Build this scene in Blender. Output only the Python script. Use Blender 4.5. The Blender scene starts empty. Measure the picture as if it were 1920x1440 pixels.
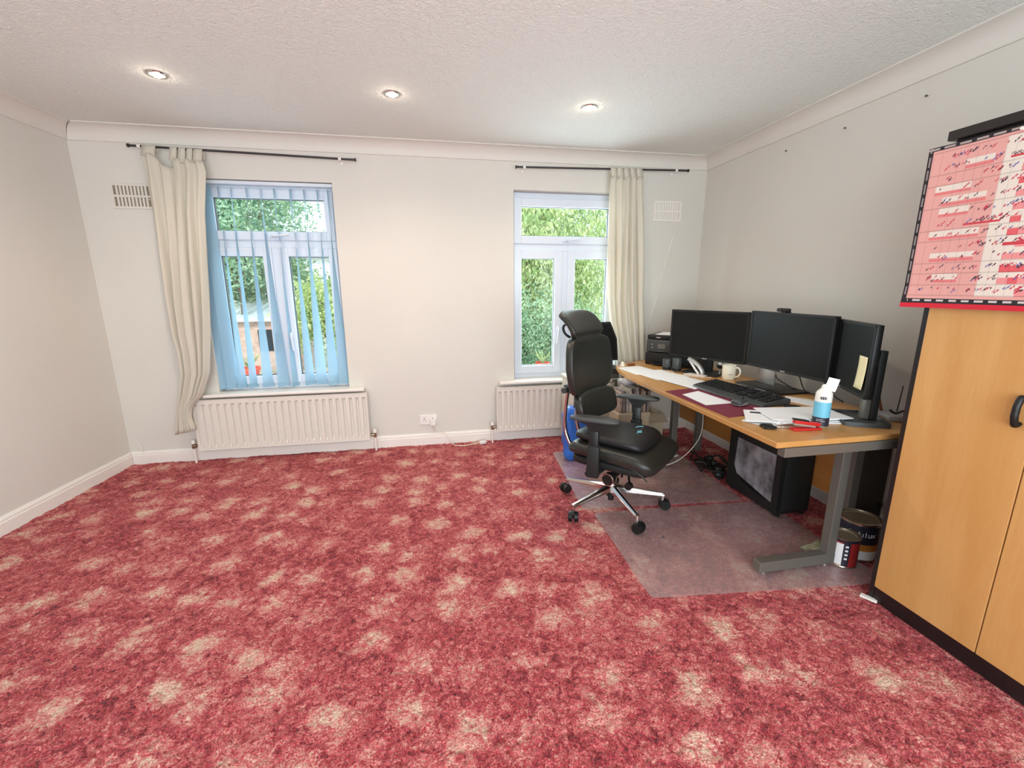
import bpy, bmesh, math, random
import numpy as np
from mathutils import Vector, Matrix
random.seed(7); rng = np.random.default_rng(7)
S = bpy.context.scene; C = S.collection
PI = math.pi; R = math.radians
D, XR, ZC = 3.721, 2.425, 2.42          # back wall, right wall, ceiling

# ------------------------------------------------------------ camera
def make_camera():
    f, yaw, pitch, roll, h = 821.335, .1849, .21785, -.0044, 1.35114
    fw = Vector((math.sin(yaw)*math.cos(pitch), math.cos(yaw)*math.cos(pitch), -math.sin(pitch)))
    r = Vector((math.cos(yaw), -math.sin(yaw), 0)); u = r.cross(fw)
    r2 = r*math.cos(roll)+u*math.sin(roll); u2 = -r*math.sin(roll)+u*math.cos(roll)
    cd = bpy.data.cameras.new('camera'); o = bpy.data.objects.new('camera', cd); C.objects.link(o)
    o.matrix_world = Matrix(((r2.x,u2.x,-fw.x,0),(r2.y,u2.y,-fw.y,0),(r2.z,u2.z,-fw.z,h),(0,0,0,1)))
    cd.sensor_width = 36; cd.lens = f/1920*36; cd.clip_start = .05; cd.clip_end = 200
    S.camera = o
make_camera()
S.view_settings.view_transform = 'Standard'; S.view_settings.look = 'None'
S.view_settings.gamma = 1; S.view_settings.use_curve_mapping = False
S.view_settings.exposure = 0.43

# ------------------------------------------------------------ world, sun, large lights
w = bpy.data.worlds.new('World'); S.world = w; w.use_nodes = True
wn = w.node_tree.nodes; wl = w.node_tree.links
bg = wn['Background']; bg.inputs[0].default_value = (.70,.86,1,1); bg.inputs[1].default_value = 2.1
sd = bpy.data.lights.new('sun','SUN'); sd.energy = 2.2; sd.angle = R(3); sd.color = (1,.95,.85)
so = bpy.data.objects.new('sun', sd); C.objects.link(so); so.rotation_euler = (R(50), 0, R(-25))
def area(name, loc, rot, sx, sy, e, col, spread=180):
    l = bpy.data.lights.new(name,'AREA'); l.shape='RECTANGLE'; l.size=sx; l.size_y=sy; l.energy=e; l.color=col; l.spread=R(spread)
    o = bpy.data.objects.new(name,l); C.objects.link(o); o.location=loc; o.rotation_euler=rot; return o
# unseen fill light added behind the camera to brighten the room
area('rear_fill_light', (0.1,-1.55,1.30), (R(116),0,0), 3.4, 1.9, 84, (.88,.97,1))
# daylight entering through the two windows seen
area('window_daylight', (-1.15,D+.32,1.36), (R(-108),0,0), .98, 1.5, 8, (.66,.86,1))
area('window_daylight', (1.2,D+.32,1.36), (R(-106),0,0), .98, 1.5, 34, (.78,.92,1))

# ------------------------------------------------------------ materials
def nt(name):
    m = bpy.data.materials.new(name); m.use_nodes = True
    return m, m.node_tree.nodes, m.node_tree.links, m.node_tree.nodes['Principled BSDF']
def setp(b, **k):
    for n, v in k.items():
        n = n.replace('_',' ')
        if n in b.inputs: b.inputs[n].default_value = v
def mat(name, col, rough=.5, metal=0, bump=0, bscale=200, var=0, vscale=5, spec=.5, **k):
    m, N, L, b = nt(name); c = (*col,1)
    setp(b, Base_Color=c, Roughness=rough, Metallic=metal, Specular_IOR_Level=spec)
    for n, v in k.items(): setp(b, **{n: v})
    tc = N.new('ShaderNodeTexCoord')
    if var:
        n = N.new('ShaderNodeTexNoise'); n.inputs['Scale'].default_value = vscale; n.inputs['Detail'].default_value = 4
        L.new(tc.outputs['Object'], n.inputs['Vector'])
        rmp = N.new('ShaderNodeValToRGB'); e = rmp.color_ramp.elements
        e[0].position=.3; e[1].position=.7
        e[0].color = (*[x*(1-var) for x in col],1); e[1].color = (*[min(1,x*(1+var)) for x in col],1)
        L.new(n.outputs['Fac'], rmp.inputs[0]); L.new(rmp.outputs[0], b.inputs['Base Color'])
    if bump:
        n = N.new('ShaderNodeTexNoise'); n.inputs['Scale'].default_value = bscale; n.inputs['Detail'].default_value = 3
        L.new(tc.outputs['Object'], n.inputs['Vector'])
        bp = N.new('ShaderNodeBump'); bp.inputs['Strength'].default_value = bump; bp.inputs['Distance'].default_value = .002
        L.new(n.outputs['Fac'], bp.inputs['Height']); L.new(bp.outputs[0], b.inputs['Normal'])
    return m
def emit(name, col, s):
    m, N, L, b = nt(name); setp(b, Base_Color=(0,0,0,1), Emission_Color=(*col,1), Emission_Strength=s); return m

M = {}
M['wall'] = mat('wall_paint', (.70,.668,.605), .75, bump=.25, bscale=90, var=.015, vscale=2)
M['trim'] = mat('gloss_trim', (.85,.80,.74), .35)
M['cornice'] = mat('cornice_paint', (.735,.695,.635), .6)
M['upvc'] = mat('white_upvc', (.72,.78,.86), .25)
M['gasket'] = mat('black_gasket', (.03,.03,.035), .5)
M['rad'] = mat('radiator_enamel', (.74,.69,.62), .4)
M['brass'] = mat('aged_brass', (.35,.28,.2), .35, 1)
M['whitep'] = mat('white_plastic', (.82,.79,.74), .4)
M['blackp'] = mat('black_plastic', (.010,.010,.010), .38, spec=.35)
M['blackm'] = mat('matt_black_plastic', (.014,.015,.014), .55, spec=.35)
M['dark'] = mat('dark_grey_plastic', (.05,.055,.055), .45)
M['screen'] = mat('screen_glass', (.008,.009,.009), .42, spec=.22)
M['leather'] = mat('black_leather', (.020,.022,.018), .36, bump=.35, bscale=350, spec=.6)
M['cushion'] = mat('black_cushion_cloth', (.012,.012,.013), .5, bump=.3, bscale=200)
M['alu'] = mat('polished_aluminium', (.62,.58,.55), .18, 1)
M['steel'] = mat('grey_painted_steel', (.145,.132,.112), .4, .2)
M['silver'] = mat('silver_plastic', (.48,.47,.45), .3, .6)
M['paper'] = mat('white_paper', (.87,.87,.87), .7)
M['cream'] = mat('cream_glaze', (.83,.78,.62), .25)
M['yellow'] = mat('pale_yellow_paper', (.93,.85,.52), .7)
M['maroon'] = mat('maroon_leatherette', (.20,.022,.05), .42, bump=.2, bscale=300)
M['red'] = mat('red_plastic', (.55,.02,.02), .3)
M['rod'] = mat('black_rod', (.03,.028,.028), .4)
M['whitecable'] = mat('white_cable', (.8,.72,.6), .5)
M['blackcable'] = mat('black_cable', (.015,.013,.012), .5)
M['card'] = mat('brown_cardboard', (.42,.33,.22), .8, var=.1, vscale=8)
M['blue'] = mat('blue_plastic_bag', (.03,.16,.62), .35, bump=.5, bscale=30)
M['tin'] = mat('tin_plate', (.62,.55,.45), .28, 1)
M['tinred'] = mat('red_tin_label', (.30,.02,.02), .3)
M['tindark'] = mat('dark_tin_label', (.02,.02,.035), .35)
M['orange'] = mat('orange_tin_label', (.55,.2,.03), .35)
M['lid'] = mat('dull_tin_lid', (.30,.24,.16), .4, .3)
M['wardedge'] = mat('black_wardrobe_laminate', (.014,.011,.011), .3)
M['canblue'] = mat('light_blue_label', (.16,.50,.66), .35)
M['cellotape'] = mat('grey_bag', (.35,.33,.33), .4)

def wood(name, c1, c2, axis='Z', scale=1, rough=.35):
    m, N, L, b = nt(name); setp(b, Roughness=rough)
    tc = N.new('ShaderNodeTexCoord'); mp = N.new('ShaderNodeMapping')
    s = {'Z':(7,7,.55),'Y':(7,.55,7),'X':(.55,7,7)}[axis]; mp.inputs['Scale'].default_value = [q*scale for q in s]
    n = N.new('ShaderNodeTexNoise'); n.inputs['Scale'].default_value = 1.5; n.inputs['Detail'].default_value = 5; n.inputs['Distortion'].default_value=.6
    n2 = N.new('ShaderNodeTexNoise'); n2.inputs['Scale'].default_value = 22; n2.inputs['Detail'].default_value = 3
    mx = N.new('ShaderNodeMath'); mx.operation='MULTIPLY_ADD'; mx.inputs[1].default_value=.35
    r = N.new('ShaderNodeValToRGB'); e = r.color_ramp.elements; e[0].position=.42; e[1].position=.85
    e[0].color=(*c1,1); e[1].color=(*c2,1)
    L.new(tc.outputs['Object'], mp.inputs[0]); L.new(mp.outputs[0], n.inputs[0]); L.new(mp.outputs[0], n2.inputs[0])
    L.new(n2.outputs[0], mx.inputs[0]); L.new(n.outputs[0], mx.inputs[2]); L.new(mx.outputs[0], r.inputs[0]); L.new(r.outputs[0], b.inputs['Base Color'])
    return m
M['beech'] = wood('beech_laminate', (.66,.375,.135), (.58,.30,.09), 'Z')
M['desk'] = wood('desk_beech', (.62,.34,.12), (.50,.24,.07), 'Y', rough=.3)
M['deskmod'] = wood('modesty_beech', (.50,.23,.065), (.42,.17,.04), 'Y')
M['stick'] = mat('brown_wood_stick', (.22,.07,.02), .4)

def facing_fresnel(N, L, base=.04, power=4., amp=.8):
    # Schlick-like reflectance, the same on both faces of a thin sheet
    lw = N.new('ShaderNodeLayerWeight'); lw.inputs[0].default_value=.5
    p = N.new('ShaderNodeMath'); p.operation='POWER'; p.inputs[1].default_value=power; L.new(lw.outputs['Facing'], p.inputs[0])
    q = N.new('ShaderNodeMath'); q.operation='MULTIPLY_ADD'; q.inputs[1].default_value=amp; q.inputs[2].default_value=base; L.new(p.outputs[0], q.inputs[0]); return q.outputs[0]
def glass_mat():
    m, N, L, b = nt('window_glass'); out = N['Material Output']
    t = N.new('ShaderNodeBsdfTransparent'); t.inputs[0].default_value=(.97,.99,.98,1)
    g = N.new('ShaderNodeBsdfGlossy'); g.inputs['Roughness'].default_value=.02
    mx = N.new('ShaderNodeMixShader')
    L.new(facing_fresnel(N,L), mx.inputs[0]); L.new(t.outputs[0], mx.inputs[1]); L.new(g.outputs[0], mx.inputs[2]); L.new(mx.outputs[0], out.inputs[0])
    return m
M['glass'] = glass_mat()
def mat_plastic():      # frosted polycarbonate of the floor protectors
    m, N, L, b = nt('frosted_polycarbonate'); out = N['Material Output']
    setp(b, Base_Color=(.52,.45,.45,1), Roughness=.30, Specular_IOR_Level=1.0)
    tc = N.new('ShaderNodeTexCoord'); n = N.new('ShaderNodeTexNoise'); n.inputs['Scale'].default_value=260
    bp = N.new('ShaderNodeBump'); bp.inputs['Strength'].default_value=.35; bp.inputs['Distance'].default_value=.002
    L.new(tc.outputs['Object'], n.inputs[0]); L.new(n.outputs[0], bp.inputs['Height']); L.new(bp.outputs[0], b.inputs['Normal'])
    t = N.new('ShaderNodeBsdfTransparent'); t.inputs[0].default_value=(.985,.965,.975,1)
    d = N.new('ShaderNodeBsdfDiffuse'); d.inputs[0].default_value=(.80,.68,.66,1)
    mx = N.new('ShaderNodeMixShader'); mx.inputs[0].default_value=.17
    g = N.new('ShaderNodeBsdfGlossy'); g.inputs['Roughness'].default_value=.24; L.new(bp.outputs[0], g.inputs['Normal'])
    m2 = N.new('ShaderNodeMixShader')
    L.new(t.outputs[0], mx.inputs[1]); L.new(d.outputs[0], mx.inputs[2]); L.new(facing_fresnel(N,L,.045,3.2,.75), m2.inputs[0]); L.new(mx.outputs[0], m2.inputs[1]); L.new(g.outputs[0], m2.inputs[2]); L.new(m2.outputs[0], out.inputs[0])
    return m
M['mat'] = mat_plastic()
def cloth(name, col, trans, tcol=None, op=1):
    m, N, L, b = nt(name); out = N['Material Output']; setp(b, Base_Color=(*col,1), Roughness=.85, Specular_IOR_Level=.2)
    t = N.new('ShaderNodeBsdfTranslucent'); t.inputs[0].default_value=(*(tcol or col),1)
    mx = N.new('ShaderNodeMixShader'); mx.inputs[0].default_value=trans
    L.new(b.outputs[0], mx.inputs[1]); L.new(t.outputs[0], mx.inputs[2])
    if op<1:
        tr = N.new('ShaderNodeBsdfTransparent'); m2 = N.new('ShaderNodeMixShader'); m2.inputs[0].default_value=op
        L.new(tr.outputs[0], m2.inputs[1]); L.new(mx.outputs[0], m2.inputs[2]); L.new(m2.outputs[0], out.inputs[0])
    else: L.new(mx.outputs[0], out.inputs[0])
    tc = N.new('ShaderNodeTexCoord'); n = N.new('ShaderNodeTexNoise'); n.inputs['Scale'].default_value=350
    bp = N.new('ShaderNodeBump'); bp.inputs['Strength'].default_value=.15; bp.inputs['Distance'].default_value=.001
    L.new(tc.outputs['Object'], n.inputs[0]); L.new(n.outputs[0], bp.inputs['Height']); L.new(bp.outputs[0], b.inputs['Normal'])
    return m
M['curtain'] = cloth('cream_curtain_cotton', (.80,.75,.64), .3)
M['vane'] = cloth('pale_blue_blind_fabric', (.40,.62,.76), .24, (.36,.60,.78), .90)

def ceiling_mat():
    m, N, L, b = nt('artex_ceiling'); setp(b, Base_Color=(.82,.83,.78,1), Roughness=.8)
    tc = N.new('ShaderNodeTexCoord')
    n = N.new('ShaderNodeTexNoise'); n.inputs['Scale'].default_value=34; n.inputs['Detail'].default_value=5; n.inputs['Distortion'].default_value=1.6
    v = N.new('ShaderNodeTexNoise'); v.inputs['Scale'].default_value=95; v.inputs['Detail'].default_value=3; v.inputs['Distortion'].default_value=1
    ad = N.new('ShaderNodeMath'); ad.operation='MULTIPLY_ADD'; ad.inputs[1].default_value=.5
    bp = N.new('ShaderNodeBump'); bp.inputs['Strength'].default_value=.75; bp.inputs['Distance'].default_value=.014
    L.new(tc.outputs['Object'], n.inputs[0]); L.new(tc.outputs['Object'], v.inputs[0]); L.new(v.outputs[0], ad.inputs[0]); L.new(n.outputs[0], ad.inputs[2])
    L.new(ad.outputs[0], bp.inputs['Height']); L.new(bp.outputs[0], b.inputs['Normal']); return m
M['ceiling'] = ceiling_mat()

def carpet_mat():
    m, N, L, b = nt('red_shag_carpet'); setp(b, Roughness=.95, Specular_IOR_Level=.05)
    setp(b, Sheen_Weight=.28, Sheen_Roughness=.5)
    b.inputs['Sheen Tint'].default_value = (1,.7,.72,1)
    tc = N.new('ShaderNodeTexCoord')
    def noise(scale, det=3, dist=0, src=None):
        n = N.new('ShaderNodeTexNoise'); n.inputs['Scale'].default_value=scale; n.inputs['Detail'].default_value=det; n.inputs['Distortion'].default_value=dist
        L.new(src or tc.outputs['Object'], n.inputs[0]); return n
    # sprig lattice: Voronoi cells about 0.25 m apart, turned 15 degrees, edges broken by noise
    wob = noise(9,3,.5)
    vm = N.new('ShaderNodeVectorMath'); vm.operation='MULTIPLY_ADD'; vm.inputs[1].default_value=(.16,.16,0)
    L.new(wob.outputs['Color'], vm.inputs[0]); L.new(tc.outputs['Object'], vm.inputs[2])
    mp = N.new('ShaderNodeMapping'); mp.inputs['Rotation'].default_value=(0,0,R(15)); L.new(vm.outputs[0], mp.inputs[0])
    v = N.new('ShaderNodeTexVoronoi'); v.voronoi_dimensions='2D'; v.inputs['Scale'].default_value=4.4; v.inputs['Randomness'].default_value=.62; L.new(mp.outputs[0], v.inputs['Vector'])
    mr = N.new('ShaderNodeMapRange'); mr.interpolation_type='SMOOTHSTEP'; mr.inputs['From Min'].default_value=.02; mr.inputs['From Max'].default_value=.46; mr.inputs['To Min'].default_value=1; mr.inputs['To Max'].default_value=0
    L.new(v.outputs['Distance'], mr.inputs[0])
    sep = N.new('ShaderNodeSeparateColor'); L.new(v.outputs['Color'], sep.inputs[0])
    leaf = noise(24,4,1.2); tuft = noise(75,4,2.2); big = noise(2.2,2)
    def math_(op,a,bb,c=None):
        q = N.new('ShaderNodeMath'); q.operation=op
        for i,x in enumerate((a,bb,c)):
            if x is None: continue
            if isinstance(x,(int,float)): q.inputs[i].default_value=x
            else: L.new(x,q.inputs[i])
        return q.outputs[0]
    f = math_('MULTIPLY_ADD', leaf.outputs[0], 1.2, -.60)
    f = math_('MULTIPLY_ADD', math_('MULTIPLY',mr.outputs[0],math_('MULTIPLY_ADD',sep.outputs[0],.75,.45)), .46, f)
    f = math_('MULTIPLY_ADD', math_('SUBTRACT',big.outputs[0],.5), .35, f)
    f = math_('MULTIPLY_ADD', math_('SUBTRACT',tuft.outputs[0],.5), 1.7, f)
    f = math_('ADD', f, .38)
    r = N.new('ShaderNodeValToRGB'); e = r.color_ramp.elements
    e[0].position=0; e[0].color=(.10,.003,.007,1); e[1].position=1; e[1].color=(1,.74,.54,1)
    for p,c in ((.20,(.40,.022,.034)),(.45,(.72,.105,.12)),(.70,(.90,.34,.29))):
        x = e.new(p); x.color=(*c,1)
    L.new(f, r.inputs[0]); L.new(r.outputs[0], b.inputs['Base Color'])
    # tuft relief
    v2 = N.new('ShaderNodeTexVoronoi'); v2.voronoi_dimensions='2D'; v2.inputs['Scale'].default_value=95; 
    w2 = N.new('ShaderNodeVectorMath'); w2.operation='MULTIPLY_ADD'; w2.inputs[1].default_value=(.02,.02,0)
    nn = noise(60,2); L.new(nn.outputs['Color'], w2.inputs[0]); L.new(tc.outputs['Object'], w2.inputs[2]); L.new(w2.outputs[0], v2.inputs['Vector'])
    fine = noise(330,2,.5)
    hgt = math_('MULTIPLY_ADD', v2.outputs['Distance'], -1.0, math_('MULTIPLY', fine.outputs[0], .8))
    bp = N.new('ShaderNodeBump'); bp.inputs['Strength'].default_value=1; bp.inputs['Distance'].default_value=.012
    L.new(hgt, bp.inputs['Height']); L.new(bp.outputs[0], b.inputs['Normal'])
    return m
M['carpet'] = carpet_mat()

# ------------------------------------------------------------ mesh helpers
def bm_new(): return bmesh.new()
def box(bm, x0,x1,y0,y1,z0,z1, bev=0, mtx=None, seg=2):
    r = bmesh.ops.create_cube(bm, size=1)
    vs = r['verts']
    for v in vs: v.co = Vector(((x0+x1)/2+v.co.x*(x1-x0), (y0+y1)/2+v.co.y*(y1-y0), (z0+z1)/2+v.co.z*(z1-z0)))
    if bev:
        ed = list({e for v in vs for e in v.link_edges})
        rr = bmesh.ops.bevel(bm, geom=ed, offset=bev, segments=seg, affect='EDGES', profile=.5)
        vs = list({v for f in rr['faces'] for v in f.verts} | {v for v in vs if v.is_valid})
    if mtx is not None:
        for v in vs: v.co = mtx @ v.co
    return vs
def cyl(bm, p0, p1, r0, r1=None, seg=20, cap=True):
    r1 = r0 if r1 is None else r1
    p0, p1 = Vector(p0), Vector(p1); d = (p1-p0).normalized()
    a = d.orthogonal().normalized(); b = d.cross(a)
    A = [bm.verts.new(p0+r0*(a*math.cos(t)+b*math.sin(t))) for t in [2*PI*i/seg for i in range(seg)]]
    B = [bm.verts.new(p1+r1*(a*math.cos(t)+b*math.sin(t))) for t in [2*PI*i/seg for i in range(seg)]]
    for i in range(seg): bm.faces.new((A[i],A[(i+1)%seg],B[(i+1)%seg],B[i]))
    if cap: bm.faces.new(A[::-1]); bm.faces.new(B)
def smooth_path(pts, n=6):
    P = [Vector(p) for p in pts]; out=[]
    for i in range(len(P)-1):
        p0=P[max(i-1,0)];p1=P[i];p2=P[i+1];p3=P[min(i+2,len(P)-1)]
        for k in range(n):
            t=k/n; out.append(.5*((2*p1)+(p2-p0)*t+(2*p0-5*p1+4*p2-p3)*t*t+(3*p1-p0-3*p2+p3)*t**3))
    return out+[P[-1]]
def tube(bm, pts, r, seg=8, n=6, smooth=True, rx=None):
    P = smooth_path(pts,n) if smooth else [Vector(p) for p in pts]
    rs = r if isinstance(r,(list,tuple)) else None
    rings=[]; up=None
    for i,p in enumerate(P):
        d=(P[min(i+1,len(P)-1)]-P[max(i-1,0)]).normalized()
        if up is None: up=d.orthogonal().normalized()
        up=(up-d*up.dot(d)).normalized(); s=d.cross(up)
        rr = r if rs is None else rs[0]+(rs[1]-rs[0])*i/(len(P)-1)
        rings.append([bm.verts.new(p+rr*(up*math.cos(t)*(rx or 1)+s*math.sin(t))) for t in [2*PI*k/seg for k in range(seg)]])
    for a,b in zip(rings,rings[1:]):
        for k in range(seg): bm.faces.new((a[k],a[(k+1)%seg],b[(k+1)%seg],b[k]))
    bm.faces.new(rings[0][::-1]); bm.faces.new(rings[-1])
def lathe(bm, prof, c=(0,0,0), seg=32, cap=True):
    rings=[]
    for r,z in prof:
        rings.append([bm.verts.new((c[0]+r*math.cos(2*PI*k/seg), c[1]+r*math.sin(2*PI*k/seg), c[2]+z)) for k in range(seg)])
    for a,b in zip(rings,rings[1:]):
        for k in range(seg): bm.faces.new((a[k],a[(k+1)%seg],b[(k+1)%seg],b[k]))
    if cap and prof[0][0]>1e-5: bm.faces.new(rings[0][::-1])
    if cap and prof[-1][0]>1e-5: bm.faces.new(rings[-1])
def prism(bm, poly, z0, z1, fn=None):
    A=[bm.verts.new((x,y,z0)) for x,y in poly]; B=[bm.verts.new((x,y,z1)) for x,y in poly]
    n=len(poly)
    bm.faces.new(A[::-1]); bm.faces.new(B)
    for i in range(n): bm.faces.new((A[i],A[(i+1)%n],B[(i+1)%n],B[i]))
    if fn:
        for v in A+B: v.co = Vector(fn(v.co))
def pad(bm, sx, sy, sz, fn=None, e1=.35, e2=.3, nu=28, nv=16):
    """superellipsoid cushion, half sizes sx, sy, sz; fn bends a point"""
    def sp(c,e): return math.copysign(abs(c)**e, c)
    rows=[]
    for j in range(1,nv):
        ph=-PI/2+PI*j/nv
        rows.append([Vector((sx*sp(math.cos(ph),e1)*sp(math.cos(t),e2), sy*sp(math.cos(ph),e1)*sp(math.sin(t),e2), sz*sp(math.sin(ph),e1))) for t in [2*PI*k/nu for k in range(nu)]])
    bot,top=Vector((0,0,-sz)),Vector((0,0,sz))
    g=(lambda p: Vector(fn(p))) if fn else (lambda p:p)
    V=[[bm.verts.new(g(p)) for p in r] for r in rows]; b=bm.verts.new(g(bot)); t=bm.verts.new(g(top))
    for a,c in zip(V,V[1:]):
        for k in range(nu): bm.faces.new((a[k],a[(k+1)%nu],c[(k+1)%nu],c[k]))
    for k in range(nu):
        bm.faces.new((b,V[0][(k+1)%nu],V[0][k])); bm.faces.new((t,V[-1][k],V[-1][(k+1)%nu]))
def ellip(bm, c, r, seg=16, rings=10):
    res = bmesh.ops.create_uvsphere(bm, u_segments=seg, v_segments=rings, radius=1)
    for v in res['verts']: v.co = Vector((c[0]+v.co.x*r[0], c[1]+v.co.y*r[1], c[2]+v.co.z*r[2]))
def obj(name, bm, m, parent=None, smooth=None, solid=0):
    bmesh.ops.recalc_face_normals(bm, faces=bm.faces)
    me = bpy.data.meshes.new(name); bm.to_mesh(me); bm.free()
    for x in (m if isinstance(m,list) else [m]): me.materials.append(M[x] if isinstance(x,str) else x)
    o = bpy.data.objects.new(name, me); C.objects.link(o)
    if parent: o.parent = parent
    if smooth is not None:
        me.polygons.foreach_set('use_smooth',[True]*len(me.polygons))
        if smooth < 180: me.set_sharp_from_angle(angle=R(smooth))
    if solid:
        s = o.modifiers.new('thickness','SOLIDIFY'); s.thickness=solid; s.offset=0
    return o
def thing(name, label, cat, loc=(0,0,0), rz=0, group=None):
    o = bpy.data.objects.new(name, None); C.objects.link(o); o.empty_display_size=.05
    o.location=loc; o.rotation_euler=(0,0,rz); o['label']=label; o['category']=cat
    if group: o['group']=group
    return o
def tag(o, label, cat, group=None):
    o['label']=label; o['category']=cat
    if group: o['group']=group
    return o
def struct(name, bm, m, parent=None, smooth=None, label=None):
    o = obj(name,bm,m,parent,smooth)
    if parent is None: o['kind']='structure'
    if label: o['label']=label
    return o
def clone(o, parent=None, loc=None, rz=None):
    c=o.copy(); C.objects.link(c)
    if parent: c.parent=parent
    if loc is not None: c.location=loc
    if rz is not None: c.rotation_euler=(0,0,rz)
    for ch in list(o.children): clone(ch,c)
    return c
def text_obj(name, s, size, m, parent, mtx, ext=.0004, align='CENTER'):
    cu = bpy.data.curves.new(name,'FONT'); cu.body=s; cu.size=size; cu.extrude=ext; cu.align_x=align; cu.align_y='CENTER'; cu.resolution_u=3
    t = bpy.data.objects.new(name+'_curve',cu); C.objects.link(t); dg=bpy.context.evaluated_depsgraph_get()
    me = bpy.data.meshes.new_from_object(t.evaluated_get(dg)); bpy.data.objects.remove(t)
    me.name=name; me.materials.clear(); me.materials.append(M[m])
    me.transform(mtx)
    o=bpy.data.objects.new(name,me); C.objects.link(o); o.parent=parent; return o

# ------------------------------------------------------------ room shell
def build_shell():
    # left wall: slightly canted
    XL0, XL1, YF = -2.337, -2.72, -1.75
    xl = lambda y: XL0 + (XL1-XL0)*(D-y)/(D-YF)
    WL = (-1.645,-.672,.545,2.12); WR = (.716,1.69,.545,2.12)
    bm = bm_new()
    for y0,y1,dl in ((D,D+.08,0),(D+.08,D+.24,.03)):
        a,b,c,d_ = WL; a2,b2,c2,d2 = WR
        a-=0; b+=dl*1.6; a2-=dl; b2+=dl
        box(bm,-2.6,a,y0,y1,-.3,2.55); box(bm,b,a2,y0,y1,-.3,2.55); box(bm,b2,2.6,y0,y1,-.3,2.55)
        for p,q in ((a,b),(a2,b2)): box(bm,p,q,y0,y1,-.3,c); box(bm,p,q,y0,y1,d_,2.55)
    struct('wall_back', bm, 'wall')
    bm = bm_new(); box(bm,XR,XR+.1,YF-.1,D,-.1,2.55); struct('wall_right',bm,'wall')
    bm = bm_new(); prism(bm,[(XL0,D),(XL1,YF),(XL1-.12,YF),(XL0-.12,D)],-.1,2.55); struct('wall_left',bm,'wall')
    bm = bm_new(); box(bm,-2.85,2.5,YF-.1,YF,-.1,.3); box(bm,-2.85,2.5,YF-.1,YF,2.3,2.55)
    box(bm,-2.85,-1.75,YF-.1,YF,.3,2.3); box(bm,1.95,2.5,YF-.1,YF,.3,2.3); struct('wall_front',bm,'wall')  # opening in this unseen wall added to let sky light in
    bm = bm_new(); box(bm,-2.9,2.6,YF-.1,D+.2,ZC,ZC+.15); struct('ceiling',bm,'ceiling')
    bm = bm_new(); box(bm,-2.9,2.6,YF-.1,D+.02,-.12,-.004); fl = struct('floor',bm,'carpet')
    # carpet pile relief
    def vnoise(nx,ny,cell,ox,oy):
        gx=int(nx/cell)+3; gy=int(ny/cell)+3; g=rng.random((gy,gx))
        X=np.arange(nx)/cell; Y=np.arange(ny)/cell; xi=X.astype(int); yi=Y.astype(int); fx=X-xi; fy=Y-yi
        fx=fx*fx*(3-2*fx); fy=fy*fy*(3-2*fy)
        a=g[np.ix_(yi,xi)];b=g[np.ix_(yi,xi+1)];c=g[np.ix_(yi+1,xi)];d=g[np.ix_(yi+1,xi+1)]
        return (a*(1-fx)+b*fx)*(1-fy)[:,None]+(c*(1-fx)+d*fx)*fy[:,None]
    s=.0068; x0,x1,y0,y1=-2.46,2.425,.72,D
    nx=int((x1-x0)/s)+1; ny=int((y1-y0)/s)+1
    Z = .0045*vnoise(nx,ny,1.9,0,0)+.005*vnoise(nx,ny,4.3,0,0)+.006*vnoise(nx,ny,13,0,0)
    crease = np.abs(vnoise(nx,ny,11,0,0)+.35*vnoise(nx,ny,4,0,0)-.67); Z -= .008*np.clip(1-crease/.045,0,1)
    Xg,Yg=np.meshgrid(x0+np.arange(nx)*s, y0+np.arange(ny)*s)
    co=np.stack([Xg+ (rng.random(Xg.shape)-.5)*s*.5,Yg+(rng.random(Xg.shape)-.5)*s*.5,Z],-1).reshape(-1,3)
    idx=np.arange(nx*ny).reshape(ny,nx); q=np.stack([idx[:-1,:-1],idx[:-1,1:],idx[1:,1:],idx[1:,:-1]],-1).reshape(-1,4)
    me=bpy.data.meshes.new('carpet_pile'); me.vertices.add(len(co)); me.vertices.foreach_set('co',co.ravel().astype(np.float32))
    me.loops.add(q.size); me.loops.foreach_set('vertex_index',q.ravel().astype(np.int32))
    me.polygons.add(len(q)); me.polygons.foreach_set('loop_start',(np.arange(len(q))*4).astype(np.int32)); me.polygons.foreach_set('use_smooth',np.ones(len(q),bool))
    me.update(); me.materials.append(M['carpet'])
    o=bpy.data.objects.new('carpet_pile',me); C.objects.link(o); o.parent=fl; o['kind']='stuff'; o['label']='deep red shag pile with pale pink sprig pattern'
    # cornice (coved) and skirting as profile sweeps
    def sweep(name, prof, a, b, m, cut0=0, cut1=0):
        a=Vector(a); b=Vector(b); d=(b-a).normalized(); n=Vector((-d.y,d.x,0))   # n points into the room
        bm=bm_new(); A=[];B=[]
        for o_,z in prof:
            A.append(bm.verts.new(a+n*o_+d*(o_*cut0)+Vector((0,0,z)))); B.append(bm.verts.new(b+n*o_-d*(o_*cut1)+Vector((0,0,z))))
        k=len(prof)
        for i in range(k): bm.faces.new((A[i],A[(i+1)%k],B[(i+1)%k],B[i]))
        bm.faces.new(A[::-1]); bm.faces.new(B); return struct(name,bm,m,smooth=30)
    cov=[(0,2.33)]+[(.012+.088*(1-math.cos(t)),2.332+.082*math.sin(t)) for t in [PI/2*i/8 for i in range(9)]]+[(.105,ZC+.01),(0,ZC+.01)]
    cov=[(0,2.328),(.012,2.328)]+[(.012+.088*(1-math.cos(t)), 2.336+.076*math.sin(t)) for t in [PI/2*i/8 for i in range(9)]]+[(.106,2.414),(.106,ZC+.01),(0,ZC+.01)]
    sweep('trim_1',cov,(XR,D,0),(XL0,D,0),'cornice',1,1)
    sweep('trim_2',cov,(XR,YF,0),(XR,D,0),'cornice',0,1)
    sweep('trim_3',cov,(XL0,D,0),(XL1,YF,0),'cornice',1,0)
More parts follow.
